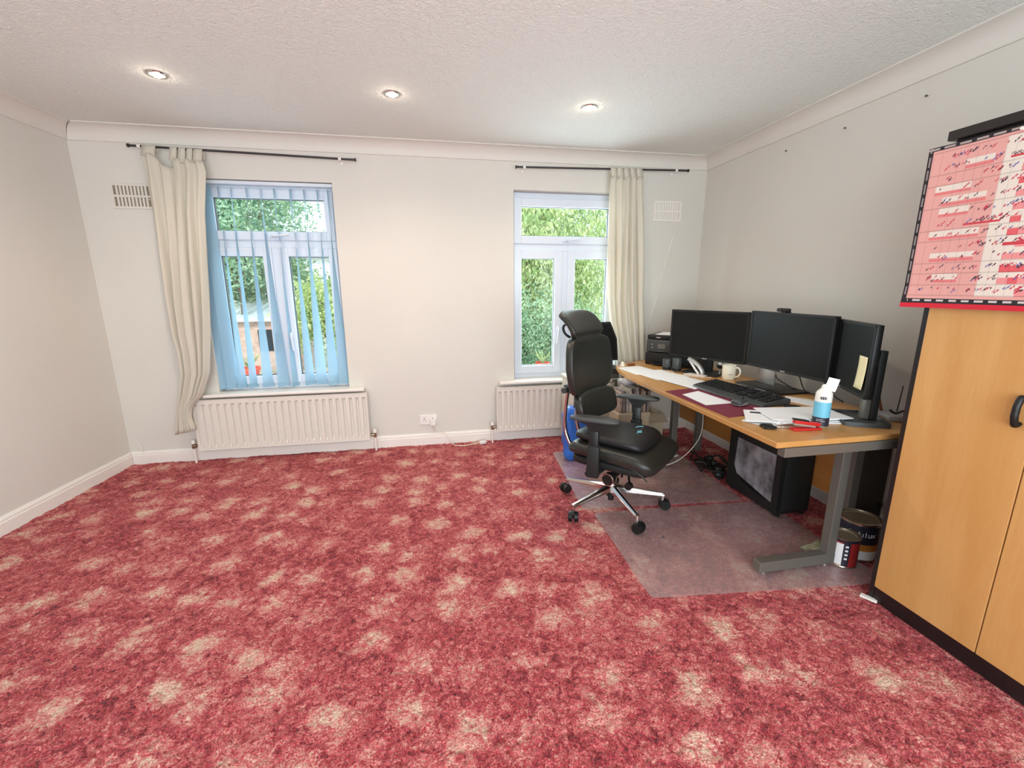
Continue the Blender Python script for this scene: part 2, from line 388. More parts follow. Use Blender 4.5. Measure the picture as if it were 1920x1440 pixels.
    sk=[(0,-.01),(.018,-.01),(.018,.075),(.014,.080),(.014,.092),(.008,.102),(.005,.108),(0,.108)]
    sweep('baseboard_back',sk,(XR,D,0),(XL0,D,0),'trim',1,1)
    sweep('baseboard_right',sk,(XR,YF,0),(XR,D,0),'trim',0,1)
    sweep('baseboard_left',sk,(XL0,D,0),(XL1,YF,0),'trim',1,0)
build_shell()

# ------------------------------------------------------------ windows
def window(name, x0, label):
    """frame 0.995 wide; fanlight over two casements"""
    w=.995; z0,z1=.548,2.12; y0,y1=D+.082,D+.15; root=bpy.data.objects.new(name,None); C.objects.link(root)
    root.location=(x0,y0,z0); root['kind']='structure'; root['label']=label
    h=z1-z0-.002
    def fr(nm,a,b,c,d,t,ya,yb,m='upvc',parent=root,bev=.006):
        bm=bm_new(); box(bm,a,a+t,ya,yb,c,d,bev); box(bm,b-t,b,ya,yb,c,d,bev); box(bm,a+t-.002,b-t+.002,ya,yb,c,c+t,bev); box(bm,a+t-.002,b-t+.002,ya,yb,d-t,d,bev)
        return obj(nm,bm,m,parent)
    fr('outer_frame',0,w,0,h,.05,0,.06)
    zt=1.133  # transom centre height above frame foot
    bm=bm_new(); box(bm,.048,w-.048,0,.06,zt-.03,zt+.03,.005); obj('transom',bm,'upvc',root)
    bm=bm_new(); box(bm,w/2-.03,w/2+.03,0,.06,.048,zt-.028,.005); obj('mullion',bm,'upvc',root)
    for nm,a,b,c,d in (('casement',.045,w/2-.026,.045,zt-.026),('casement',w/2+.026,w-.045,.045,zt-.026),('fanlight',.045,w-.045,zt+.026,h-.045)):
        s=fr(nm,a,b,c,d,.066,-.018,.045)
        fr('gasket',a+.062,b-.062,c+.062,d-.062,.008,.004,.03,'gasket',s,0)
        bm=bm_new(); box(bm,a+.064,b-.064,.015,.021,c+.064,d-.064); obj('pane',bm,'glass',s)
        bm=bm_new()
        if nm=='casement':
            hx = b-.03 if a<.1 else a+.03; sg = -1 if a<.1 else 1
            box(bm,hx-.011,hx+.011,-.034,-.018,.40,.46,.004)
            tube(bm,[(hx,-.036,.45),(hx,-.052,.44),(hx+.004*sg,-.05,.38),(hx+.01*sg,-.048,.31)],.008,8,4)
        else:
            hx=(a+b)/2; box(bm,hx-.03,hx+.03,-.034,-.018,c+.02,c+.045,.004)
            tube(bm,[(hx,-.036,c+.033),(hx+.01,-.054,c+.032),(hx+.07,-.05,c+.036),(hx+.12,-.048,c+.042)],.008,8,4)
        obj('handle',bm,'upvc',s,40)
    return root
window('window_1', -1.64, 'white plastic window behind the pale blue vertical blind')
window('window_2', .684, 'white plastic window partly covered by the right-hand cream curtain')
for nm,a,b in (('window_sill',-1.735,-.548),('window_sill',.575,1.78)):
    bm=bm_new(); ra,rb=(-1.643,-.674) if a<0 else (.718,1.688)
    box(bm,a,b,D-.085,D-.001,.527,.550,.006); box(bm,ra,rb,D-.004,D+.081,.530,.550)
    o=struct('trim_4' if a<0 else 'trim_5',bm,'trim'); o['label']='white painted sill under the '+('left' if a<0 else 'right')+' window'

# ------------------------------------------------------------ blind
def blind():
    t=thing('vertical_blind','pale blue vertical blind hanging in the left window recess','blind',(-1.16,D+.035,2.085))
    bm=bm_new(); box(bm,-.482,.484,-.020,.020,.006,.03,.003); obj('headrail',bm,'upvc',t)
    xs=[-1.632,-1.605,-1.56,-1.471,-1.385,-1.283,-1.187,-1.094,-.981,-.885,-.79,-.715]
    for i,x in enumerate(xs):
        bm=bm_new(); n=26; W=.0445; H=1.505+rng.uniform(-.008,.008)
        a0=R(104)+rng.uniform(-.08,.08); a1=R([38,25,30,58,62,40,30,66,40,24,26,14][i])
        if i<3: a0=R(70-18*i)
        rows=[]; dx=x+1.16; sw=rng.uniform(-.006,.006)-.02*(i in(3,4,5))
        for j in range(n+1):
            v=j/n; a=a0+(a1-a0)*(v**1.5); s=5
            row=[]
            for k in range(s+1):
                u=(k/s-.5)*2*W; bow=.004*math.sin(v*7+i)
                row.append(bm.verts.new((dx+sw*v+u*math.cos(a), u*math.sin(a)*(.62)+bow*(1-abs(u)/W), -.01-H*v)))
            rows.append(row)
        for a_,b_ in zip(rows,rows[1:]):
            for k in range(5): bm.faces.new((a_[k],a_[k+1],b_[k+1],b_[k]))
        # weighted hem, a pocket with a slight taper
        vn=obj('vane',bm,'vane',t,180)
        bm=bm_new(); aw=a1; q=rows and None
        m=Matrix.Translation((dx+sw,0,-.01-H+.018))@Matrix.Rotation(aw,4,'Z')
        box(bm,-W*.96,W*.96,-.0016,.0016,-.018,.018,.0012,m); obj('hem_weight',bm,'vane',vn)
    bm=bm_new()
    for y in (-.02,.02): tube(bm,[(xs[k]+1.16,y*.2+.0,-1.512-.006*(k%2)) for k in range(2,len(xs))],.0012,5,3)
    obj('link_chain',bm,'whitep',t)
blind()

# ------------------------------------------------------------ curtains and rods
def interp(tab, z):
    tab=sorted(tab); zs=[t[0] for t in tab]; xs=[t[1] for t in tab]; return float(np.interp(z,zs,xs))
def curtain(label, LE, RE, ztop, zbot, folds, amp, tabs, zprof, phase=0):
    t=thing('curtain',label,'curtain',(0,D-.1,0))
    bm=bm_new(); nu,nv=folds*12,56; rows=[]
    for j in range(nv+1):
        v=j/nv; row=[]
        for i in range(nu+1):
            u=i/nu; zt=ztop(u); zb=zbot(u); z=zt+(zb-zt)*v
            xl,xr=interp(LE,z),interp(RE,z); uu=u+.018*math.sin(6.3*v+9*u)
            x=xl+(xr-xl)*u
            am=amp*(.45+.55*min(1,v*3)); y=am*math.sin(2*PI*folds*uu+phase+.8*math.sin(3*v))+ .3*am*math.sin(2*PI*folds*2.3*uu+1)
            y+=zprof(z)
            row.append(bm.verts.new((x+.3*am*math.cos(2*PI*folds*uu+phase),y,z)))
        rows.append(row)
    for a,b in zip(rows,rows[1:]):
        for i in range(nu): bm.faces.new((a[i],a[i+1],b[i+1],b[i]))
    obj('cloth',bm,'curtain',t,180,solid=.0025)
    for (x0,x1,zt,zb) in tabs:
        bm=bm_new(); n=10; yo=zprof(zb)
        prof=[(-.012+yo,zb)]+[(.014*math.cos(a)*-1+.02,zt+.014*math.sin(a)) for a in [PI*k/8 for k in range(9)]]+[(.036,zb+.03)]
        prof[0]=(yo-.004,zb)
        A=[bm.verts.new((x0+.0,y,z)) for y,z in prof]; B=[bm.verts.new((x1,y,z)) for y,z in prof]
        for i in range(len(prof)-1): bm.faces.new((A[i],B[i],B[i+1],A[i+1]))
        obj('tab',bm,'curtain',t,60,solid=.003)
    return t
# left curtain: one tab slid away from the gathered ones
def ztl(u):
    return float(np.interp(u,[0,.2,.33,.45,.5,1],[2.245,2.235,2.165,2.15,2.215,2.205]))
LE=[(2.26,-1.850),(2.16,-1.850),(1.86,-1.848),(1.28,-1.871),(1.031,-1.868),(.892,-1.846),(.731,-1.843),(.527,-1.885),(.44,-1.895),(.259,-1.945)]
RE=[(2.26,-1.483),(2.216,-1.483),(2.14,-1.47),(1.868,-1.517),(1.278,-1.576),(1.044,-1.602),(.724,-1.652),(.561,-1.721),(.48,-1.80),(.40,-1.82),(.289,-1.80)]
curtain('cream cotton curtain gathered on the left window rod, its foot tucked behind the radiator', LE, RE, ztl, lambda u:.262+.03*u, 5, .026,
        [(-1.85,-1.768,2.284,2.225),(-1.684,-1.64,2.280,2.20),(-1.632,-1.588,2.278,2.19),(-1.58,-1.545,2.276,2.20),(-1.54,-1.484,2.274,2.195)], lambda z: -.02+.0*z if z>.6 else -.02-.03*0)
LE=[(2.25,1.50),(2.146,1.492),(1.858,1.497),(1.516,1.502),(1.25,1.513),(1.067,1.535),(.833,1.59),(.639,1.63),(.3,1.66)]
RE=[(2.279,1.776),(2.2,1.779),(1.949,1.802),(1.606,1.829),(1.247,1.847),(1.062,1.866),(.629,1.903),(.3,1.92)]
curtain('cream cotton curtain hanging straight down at the right window behind the desk', LE, RE, lambda u:2.225, lambda u:.42, 5, .024,
        [(1.50+.056*k,1.552+.056*k,2.283,2.205) for k in range(5)], lambda z:-.02, 1.3)
def rod(x0,z0,x1,z1,label):
    t=thing('curtain_rod',label,'curtain rod',((x0+x1)/2,D-.08,(z0+z1)/2)); hx=(x1-x0)/2; hz=(z1-z0)/2
    bm=bm_new(); cyl(bm,(-hx,0,-hz),(hx,0,hz),.0075,seg=12); obj('pole',bm,'rod',t,40)
    for s in (-1,1):
        bm=bm_new(); cyl(bm,(s*hx,0,s*hz),(s*(hx+.012),0,s*hz),.012,seg=14); obj('end_cap',bm,'rod',t,40)
    for s in (-.92,.86):
        bm=bm_new(); box(bm,s*hx-.012,s*hx+.012,.07,.079,s*hz-.025,s*hz+.02,.002); cyl(bm,(s*hx,.072,s*hz),(s*hx,0,s*hz),.005,seg=10)
        cyl(bm,(s*hx-.01,0,s*hz),(s*hx+.01,0,s*hz),.0115,seg=14); obj('bracket',bm,'whitep',t,40)
rod(-1.93,2.292,-.487,2.266,'thin black curtain rod above the left window')
rod(.728,2.268,2.19,2.300,'thin black curtain rod above the right window')

# ------------------------------------------------------------ vents, sockets
def vent(x0,z0,w,h,label,paint):
    t=thing('air_vent',label,'vent',(x0+w/2,D,z0+h/2))
    bm=bm_new(); nx=10; mx_=.016; bar=.006
    # plate built as frame plus bars so that the slots are open
    box(bm,-w/2,w/2,-.010,0,-h/2,-h/2+.016,.002); box(bm,-w/2,w/2,-.010,0,h/2-.016,h/2,.002)
    box(bm,-w/2,-w/2+mx_,-.010,0,-h/2+.014,h/2-.014); box(bm,w/2-mx_,w/2,-.010,0,-h/2+.014,h/2-.014)
    obj('vent_frame',bm,paint,t)
    bm=bm_new(); box(bm,-w/2+mx_,w/2-mx_,-.010,0,-.007,.007); obj('middle_bar',bm,paint,t)
    bm=bm_new(); box(bm,-w/2+.01,w/2-.01,-.003,-.0005,-h/2+.01,h/2-.01); obj('backing',bm,'lid' if paint=='wall' else 'cornice',t)
    n=nx; step=(w-2*mx_)/n
    for r_,(za,zb) in enumerate(((-h/2+.014,-.005),(.005,h/2-.014))):
        for k in range(n-1 if True else n):
            xx=-w/2+mx_+step*(k+1); bm=bm_new(); box(bm,xx-step*.27,xx+step*.27,-.009,-.001,za,zb); obj('bar',bm,paint,t)
    bm=bm_new(); cyl(bm,(w/2-.022,-.010,-.02),(w/2-.022,-.014,-.02),.005,seg=12); obj('knob',bm,paint,t)
vent(-2.132,1.90,.255,.167,'painted-over slotted air vent left of the left curtain','wall')
vent(1.944,1.903,.258,.167,'white slotted air vent high on the wall right of the right curtain','trim')
def socket():
    t=thing('wall_socket','white double wall socket between the radiators','socket',(-.043,D,.232))
    bm=bm_new(); box(bm,-.073,.073,-.011,0,-.043,.043,.004); obj('face_plate',bm,'whitep',t)
    for s in (-1,1):
        bm=bm_new(); box(bm,s*.036-.007,s*.036+.007,-.014,-.010,.02,.036,.0015); obj('rocker_switch',bm,'trim',t)
        bm=bm_new()
        for a,b,c,d in ((-.003,.003,.004,.014),(-.014,-.006,-.012,-.008),(.006,.014,-.012,-.008)): box(bm,s*.036+a,s*.036+b,-.0115,-.0105,c,d)
        obj('pin_hole',bm,'gasket',t)
    p=thing('plug','white mains plug in the right half of the wall socket','plug',(-.004,D-.0115,.212))
    bm=bm_new(); box(bm,-.025,.025,-.034,0,-.03,.028,.007); obj('plug_body',bm,'whitep',p)
    bm=bm_new(); tube(bm,[(0,-.015,-.03),(0,-.015,-.06),(.02,-.004,-.09),(.09,-.004,-.105),(.115,-.012,-.135),(.14,-.03,-.18),(.18,-.10,-.193),(.27,-.12,-.193),(.36,-.09,-.19),(.40,-.075,-.188)],.0035,8,5); obj('flex',bm,'whitecable',p,60)
    c=thing('trailing_socket','white plug end of a flex lying on the carpet by the right radiator','plug',(.415,D-.09,.022),R(15))
    bm=bm_new(); box(bm,-.03,.028,-.018,.018,-.014,.014,.007); obj('plug_body',bm,'whitep',c)
    b=bm_new(); cyl(b,(.028,0,0),(.04,0,0),.007,.005,12); obj('strain_relief',b,'whitep',c)
socket()
# thin white cable from the right-hand vent down to the desk
bm=bm_new(); tube(bm,[(2.165,D-.006,1.90),(2.15,D-.006,1.80),(2.115,D-.006,1.66),(2.07,D-.006,1.45),(2.028,D-.006,1.243),(1.985,D-.006,1.10),(1.956,D-.006,1.0),(1.95,D-.006,.86),(1.95,D-.01,.74)],.0035,7,5)
tube(bm,[(2.15,D-.006,1.80),(2.118,D-.006,1.70),(2.105,D-.006,1.64)],.0035,7,5)
tag(obj('wall_cable',bm,'trim',None,60),'thin white cable tacked down the wall below the right vent','cable')
bm=bm_new(); tube(bm,[(-2.235,D-.022,.10),(-2.25,D-.012,.15),(-2.262,D-.006,.19),(-2.27,D-.005,.21)],.002,6,5)
tag(obj('wall_cable',bm,'trim',None,60),'short white aerial wire standing on the skirting left of the left radiator','cable')

# ------------------------------------------------------------ radiators
def radiator(x0,x1,z0,z1,n,label,valve_left=True):
    w=x1-x0; h=z1-z0; t=thing('radiator',label,'radiator',((x0+x1)/2,D-.075,z0))
    # pressed front panel with n channels
    bm=bm_new(); step=w/n; pts=[]
    xs=[]
    for k in range(n):
        c=-w/2+step*(k+.5)
        xs+= [(c-step*.5,0),(c-step*.24,0),(c-step*.12,1),(c+step*.12,1),(c+step*.24,0)]
    xs.append((w/2,0))
    zl=[(0,0),(.022,0),(.04,1),(h-.052,1),(h-.034,0),(h,0)]
    V=[[bm.verts.new((x, -.012+ (.018 if g and gz else 0), z)) for x,g in xs] for z,gz in zl]
    for a,b in zip(V,V[1:]):
        for i in range(len(xs)-1): bm.faces.new((a[i],a[i+1],b[i+1],b[i]))
    obj('front_panel',bm,'rad',t,35)
    bm=bm_new(); box(bm,-w/2+.004,w/2-.004,.012,.024,.004,h-.004,.003); obj('back_panel',bm,'rad',t)
    bm=bm_new(); box(bm,-w/2-.002,w/2+.002,-.014,.03,h-.006,h,.002); obj('top_rail',bm,'rad',t)
    bm=bm_new(); box(bm,-w/2-.002,w/2+.002,-.014,.004,-.003,.004,.002); obj('bottom_seam',bm,'rad',t)
    for s in (-1,1):
        bm=bm_new(); box(bm,s*w/2-.003,s*w/2+.003,-.013,.03,0,h,.002); obj('side_seam',bm,'rad',t)
        bm=bm_new(); box(bm,s*(w/2-.12)-.015,s*(w/2-.12)+.015,.02,.074,.05,h-.05); obj('wall_bracket',bm,'rad',t)
    for s in (-1,1):
        xv=s*(w/2+.042)
        bm=bm_new(); cyl(bm,(s*w/2,.008,.035),(xv,.008,.035),.009,seg=14); cyl(bm,(xv-s*.02,.008,.035),(xv-s*.004,.008,.035),.015,seg=8)
        cyl(bm,(xv,.008,.015),(xv,.008,.055),.012,seg=14); v=obj('valve',bm,'brass',t,40)
        bm=bm_new(); cyl(bm,(xv,.008,.055),(xv,.008,.085),.016,.013,16); obj('valve_cap',bm,'whitep',v,40)
        bm=bm_new(); cyl(bm,(xv,.008,.015),(xv,.008,-z0+.004),.008,seg=12); obj('pipe',bm,'trim',t,40)
radiator(-1.815,-.530,.110,.513,25,'long white panel radiator under the left window')
radiator(.548,1.62,.112,.505,21,'white panel radiator under the right window behind the chair')

# ------------------------------------------------------------ ceiling downlights
LAMP=emit('lamp_glow',(1,.86,.62),60)
def downlight(x,y,label,e=20):
    t=thing('ceiling_downlight',label,'ceiling light',(x,y,ZC))
    bm=bm_new(); lathe(bm,[(.032,-.001),(.034,-.006),(.044,-.006),(.047,-.001)],seg=32); obj('bezel',bm,'alu',t,40)
    bm=bm_new(); lathe(bm,[(.0001,-.003),(.031,-.003),(.031,-.001)],seg=24); obj('lamp',bm,LAMP,t)
    l=bpy.data.lights.new('downlight','SPOT'); l.energy=e; l.color=(1,.84,.66); l.spot_size=R(150); l.spot_blend=1; l.shadow_soft_size=.03
    o=bpy.data.objects.new('downlight',l); C.objects.link(o); o.parent=t; o.location=(0,0,-.03)
    l=bpy.data.lights.new('lamp_halo','POINT'); l.energy=.30; l.color=(1,.86,.68); l.shadow_soft_size=.012
    o=bpy.data.objects.new('lamp_halo',l); C.objects.link(o); o.parent=t; o.location=(0,0,-.022)
downlight(-1.311,2.816,'lit recessed ceiling spotlight nearest the left wall')
downlight(-.150,2.848,'lit recessed ceiling spotlight in the middle of the row')
downlight(1.018,2.834,'lit recessed ceiling spotlight nearest the right wall')

# ------------------------------------------------------------ floor protector mats
def floor_mat(label, poly, z, cat='floor mat'):
    cx=sum(p[0] for p in poly)/len(poly); cy=sum(p[1] for p in poly)/len(poly)
    pts=[]
    P=[Vector((x-cx,y-cy)) for x,y in poly]; n=len(P)
    for i in range(n):
        a,b,c=P[i-1],P[i],P[(i+1)%n]; r=.03
        u=(a-b).normalized()*r; v=(c-b).normalized()*r
        for k in range(6):
            t=k/5; pts.append(tuple(b+u*(1-t)**2+v*t**2))
    bm=bm_new(); prism(bm,pts,0,.0025)
    o=obj('floor_protector',bm,'mat'); o.location=(cx,cy,z); tag(o,label,cat); return o
floor_mat('frosted clear floor protector in front of the desk leg, nearer one', [(.925,2.285),(.905,1.535),(2.04,1.42),(2.03,2.225)], .0135)
floor_mat('frosted clear floor protector under the far side of the office chair', [(.955,3.30),(.880,2.345),(1.92,2.255),(1.96,3.20)], .0135)

# ------------------------------------------------------------ office chair
def office_chair():
    t=thing('office_chair','black leather ergonomic office chair with headrest and chrome star base','chair',(1.06,2.35,.016),R(-48))
    w0=R(48)  # star angles are world angles, turned back into the chair frame
    for k,a in enumerate((60,132,204,274,342)):
        an=R(a)+w0; ca,sa=math.cos(an),math.sin(an); m=Matrix.Rotation(an,4,'Z')
        bm=bm_new()
        sec=[(.03,.023,.108,.150),(.16,.017,.100,.128),(.300,.013,.090,.108),(.318,.012,.088,.105)]
        rings=[]
        for r,hw,za,zb in sec:
            rings.append([bm.verts.new(m@Vector(p)) for p in ((r,-hw,za),(r,hw,za),(r,hw*.95,zb-.012),(r,hw*.4,zb),(r,-hw*.4,zb),(r,-hw*.95,zb-.012))])
        for A,B in zip(rings,rings[1:]):
            for i in range(6): bm.faces.new((A[i],A[(i+1)%6],B[(i+1)%6],B[i]))
        bm.faces.new(rings[0]); bm.faces.new(rings[-1][::-1]); leg=obj('base_arm',bm,'alu',t,35)
        bm=bm_new(); cyl(bm,m@Vector((.312,0,.104)),m@Vector((.312,0,.055)),.011,seg=14); obj('caster_stem',bm,'alu',leg,40)
        sp=R(20+50*k); mw=Matrix.Translation(m@Vector((.312,0,0)))@Matrix.Rotation(sp,4,'Z')
        bm=bm_new()
        for s in (-1,1): cyl(bm,mw@Vector((-.012,s*.006,.033)),mw@Vector((-.012,s*.030,.033)),.033,.028,22)
        cyl(bm,mw@Vector((-.012,-.012,.028)),mw@Vector((-.012,.012,.028)),.008,seg=10)
        box(bm,-.028,.012,-.010,.010,.030,.060,.006,mw); obj('caster',bm,'blackp',leg,35)
    bm=bm_new(); lathe(bm,[(.030,.100),(.034,.115),(.036,.150),(.030,.160)]); obj('hub',bm,'alu',t,40)
    bm=bm_new(); lathe(bm,[(.018,.045),(.018,.07),(.027,.072),(.027,.108)]); obj('gas_lift_foot',bm,'blackp',t,40)
    bm=bm_new(); lathe(bm,[(.029,.155),(.029,.20),(.025,.203),(.025,.235),(.024,.30)]); obj('gas_lift',bm,'alu',t,40)
    bm=bm_new(); box(bm,-.10,.13,-.075,.075,.265,.335,.02); obj('tilt_mechanism',bm,'blackm',t,40)
    bm=bm_new(); cyl(bm,(.075,-.07,.278),(.075,-.205,.278),.020,seg=20); cyl(bm,(.075,-.185,.278),(.075,-.225,.278),.034,seg=28); k_=obj('tilt_knob',bm,'blackp',t,40)
    bm=bm_new(); 
    for i in range(32):
        pass
    tube(bm,[(.075+.034*math.cos(a),-.226,.278+.034*math.sin(a)) for a in [2*PI*q/24 for q in range(25)]],.004,6,1,False); obj('chrome_ring',bm,'alu',k_,60)
    bm=bm_new(); cyl(bm,(.18,-.16,.250),(.18,-.185,.250),.021,seg=20); cyl(bm,(.11,-.03,.29),(.18,-.16,.252),.006,seg=8); obj('tension_knob',bm,'blackp',t,40)
    bm=bm_new(); tube(bm,[(.11,-.07,.29),(.118,-.12,.285),(.125,-.15,.275)],.006,8,3); obj('lever',bm,'alu',t,60)
    # seat: pan under a waterfall cushion
    bm=bm_new(); pad(bm,.235,.215,.030,lambda p:(p.x+.05,p.y,p.z+.345-.25*max(0,p.x-.10)**2),e1=.4,e2=.3); obj('seat_pan',bm,'blackm',t,60)
    def seatf(p):
        x=p.x+.055; drop=1.5*max(0,x-.15)**2; side=.35*abs(p.y)**2.2
        return (x+(.02 if p.z>0 else 0), p.y*(1+.10*max(0,x)/.3), p.z+.402+side-drop+.02*max(0,-x))
    bm=bm_new(); pad(bm,.262,.236,.046,seatf,e1=.45,e2=.28,nu=44,nv=18); seat=obj('seat',bm,'leather',t,180)
    bm=bm_new()
    for y0 in (-.232,.232):
        tube(bm,[(-.17,y0,.415),(0,y0*1.0,.41),(.14,y0*1.04,.405),(.26,y0*1.07,.37),(.30,y0*1.0,.33)],.004,6,4)
    obj('piping',bm,'leather',seat,60)
    # back upright: two flat bars sweeping back from the mechanism
    for y in (-.075,.075):
        bm=bm_new(); tube(bm,[(-.06,y*.6,.300),(-.15,y*.8,.315),(-.245,y,.37),(-.292,y,.47),(-.292,y,.60),(-.275,y,.74),(-.262,y*.7,.86)],.0125,8,6); obj('back_bar',bm,'alu',t,60)
    bm=bm_new(); tube(bm,[(-.255,0,.66),(-.262,0,.80),(-.258,0,.98),(-.262,0,1.04)],.020,10,5); obj('back_spine',bm,'blackm',t,60)
    bm=bm_new(); box(bm,-.30,-.235,-.10,.10,.70,.755,.012); cyl(bm,(-.27,-.14,.726),(-.27,-.10,.726),.018,seg=16); obj('height_clamp',bm,'dark',t,40)
    def backf(p):
        zz=p.z; wv=1-.14*max(0,(zz+.02)/.19)**2-.22*max(0,(-zz-.02)/.17)**1.5
        return (p.x-.222-.10*(zz)-.9*(-(p.y**2))*.9, p.y*wv, zz+.878)
    bm=bm_new(); pad(bm,.030,.262,.170,backf,e1=.30,e2=.3,nu=44,nv=26); back=obj('backrest',bm,'leather',t,180)
    bm=bm_new(); pts=[]
    for k in range(33):
        a=2*PI*k/32; c_,s_=math.cos(a),math.sin(a)
        yy=.256*math.copysign(abs(c_)**.42,c_); zz=.166*math.copysign(abs(s_)**.42,s_)
        p=backf(Vector((.012,yy,zz))); pts.append((p[0]+.006,p[1],p[2]))
    tube(bm,pts,.0035,6,1,False); obj('piping',bm,'leather',back,60)
    def lumf(p):
        return (p.x-.155+.8*p.y**2*1.0-.25*p.z, p.y, p.z+.640)
    bm=bm_new(); pad(bm,.036,.230,.088,lumf,e1=.5,e2=.4,nu=40,nv=18); obj('lumbar_pad',bm,'leather',t,180)
    bm=bm_new(); box(bm,-.25,-.17,-.06,.06,.60,.68,.012); obj('lumbar_mount',bm,'blackm',t,40)
    # headrest: curls backwards at the top
    def headf(p):
        s=(p.z+.075)/.15; ang=1.25*max(0,s-.35)**1.3*1.3
        x=-.225-.11*max(0,s-.25)**1.5*1.5; z=1.035+.160*s-.06*max(0,s-.6)**2
        return (x+p.x*math.cos(ang)+.9*p.y**2, p.y*(1-.10*max(0,.4-s)), z+p.x*math.sin(ang))
    bm=bm_new(); pad(bm,.024,.185,.078,headf,e1=.45,e2=.4,nu=36,nv=22); hd=obj('headrest',bm,'leather',t,180)
    bm=bm_new()
    tube(bm,[(-.262,-.06,1.03),(-.30,-.085,1.06),(-.315,-.085,1.10),(-.29,-.07,1.125),(-.25,-.05,1.13)],.008,8,5); tube(bm,[(-.262,.06,1.03),(-.30,.085,1.06),(-.315,.085,1.10),(-.29,.07,1.125),(-.25,.05,1.13)],.008,8,5)
    box(bm,-.262,-.235,-.07,.07,1.02,1.045,.006); obj('headrest_bracket',bm,'blackp',t,60)
    # arms: padded rests on T posts, each turned a little inwards
    for s,ry in ((-1,R(14)),(1,R(14))):
        m=Matrix.Translation((0.02,s*.300,-.008))@Matrix.Rotation(ry,4,'Z')
        bm=bm_new(); pad(bm,.136,.044,.0135,lambda p:tuple(m@Vector((p.x,p.y*(1-.25*(p.x/.13)**2*(p.x<0)),p.z+.648-.10*abs(p.x)**1.9))),e1=.55,e2=.6,nu=32,nv=10); ar=obj('armrest',bm,'dark',t,180)
        bm=bm_new(); prism(bm,[(-.06,.634),(.07,.634),(.045,.612),(.026,.585),(-.026,.585),(-.042,.612)],-.014,.014,lambda c:tuple(m@Vector((c.x,c.z,c.y)))); obj('arm_bracket',bm,'blackp',ar)
        bm=bm_new(); box(bm,-.027,.027,-.015,.015,.36,.585,.008,m); obj('arm_post',bm,'blackp',ar,40)
        bm=bm_new(); box(bm,-.034,.034,-.020,.020,.315,.50,.008,m); box(bm,-.03,.03,min(0,s*.0),.02,.315,.345,.005,Matrix.Translation((0,s*.28-.01,0))); 
        box(bm,-.032,.032,-.30,-.05,.300,.325,.008) if s<0 else box(bm,-.032,.032,.05,.30,.300,.325,.008)
        obj('arm_sleeve',bm,'blackm',ar,40)
    # loose cushion on the seat
    c=thing('seat_cushion','black gel seat cushion with a small teal and white mark on the office chair seat','cushion',(1.06,2.35,.016+.462),R(-48))
    def cf(p): return (p.x+.03+.0, p.y, p.z+.012-1.2*max(0,p.x-.10)**2+.25*p.y**2)
    bm=bm_new(); pad(bm,.215,.195,.036,cf,e1=.7,e2=.35,nu=44,nv=16); obj('pillow',bm,'cushion',c,180)
    M['teal']=mat('teal_print',(.25,.62,.70),.5)
    bm=bm_new(); z_=.0492
    def arc(cx,cy,r,a0,a1,wd,mm=None):
        n=12
        pts=[(cx+r*math.cos(a0+(a1-a0)*i/n),cy+r*math.sin(a0+(a1-a0)*i/n)) for i in range(n+1)]
        tube(bm,[cf(Vector((x-.03+.0,y,.0365))) for x,y in pts],wd,5,1,False)
    arc(.145,.075,.040,R(100),R(175),.0020); arc(.150,.020,.012,0,2*PI,.0020); arc(.150,.05,.001,0,.1,.002)
    tube(bm,[cf(Vector((x,y,.0365))) for x,y in ((.120,.045),(.120,-.02))],.0018,5,1,False)
    obj('printed_mark',bm,'teal',c,60)
office_chair()

# ------------------------------------------------------------ desk
def desk():
    t=thing('desk','beech-topped office desk with grey steel cantilever legs','desk',(1.79,2.34,0))
    ox,oy=1.79,2.34
    bm=bm_new(); P=[(1.362,1.452),(2.195,1.452),(2.195,3.49),(1.80,3.47),(1.62,3.38),(1.45,3.24),(1.415,3.12),(1.375,2.9)]
    prism(bm,[(x-ox,y-oy) for x,y in P],.705,.730)
    bmesh.ops.bevel(bm,geom=bm.edges[:],offset=.003,segments=1,affect='EDGES'); obj('desktop',bm,'desk',t)
    for yc in (1.60,3.02):
        y=yc-oy
        bm=bm_new()
        box(bm,1.475-ox,1.888-ox,y-.025,y+.025,.030,.082,.004); lg=obj('leg',bm,'steel',t)
        bm=bm_new(); box(bm,1.842-ox,1.888-ox,y-.023,y+.023,.080,.665,.003); obj('leg_post',bm,'steel',lg)
        bm=bm_new(); box(bm,1.40-ox,2.16-ox,y-(.135 if yc<2 else -.0)-.018,y-(.135 if yc<2 else 0)+.022,.664,.704,.003); obj('top_beam',bm,'steel',lg)
        if yc<2: 
            bm=bm_new(); box(bm,1.855-ox,1.897-ox,y-.12,y+.02,.664,.700,.003); obj('beam_bracket',bm,'steel',lg)
        bm=bm_new()
        for x in (1.515,1.86): cyl(bm,(x-ox,y,.030),(x-ox,y,.018),.006,seg=10); cyl(bm,(x-ox,y,.022),(x-ox,y,.015),.014,seg=14)
        obj('leveller_foot',bm,'tin',lg,40)
    y=1.765-oy
    bm=bm_new(); box(bm,2.115-ox,2.165-ox,y-.022,y+.022,.016,.704,.003); obj('rear_post',bm,'steel',t)
    y=3.10-oy
    bm=bm_new(); box(bm,2.115-ox,2.165-ox,y-.022,y+.022,.016,.704,.003); obj('rear_post',bm,'steel',t)
    bm=bm_new(); box(bm,2.172-ox,2.190-ox,1.825-oy,3.44-oy,.205,.705,.002); obj('modesty_panel',bm,'deskmod',t)
    bm=bm_new(); box(bm,1.88-ox,1.905-ox,1.63-oy,3.0-oy,.640,.664,.003); obj('stretcher',bm,'steel',t)
desk()

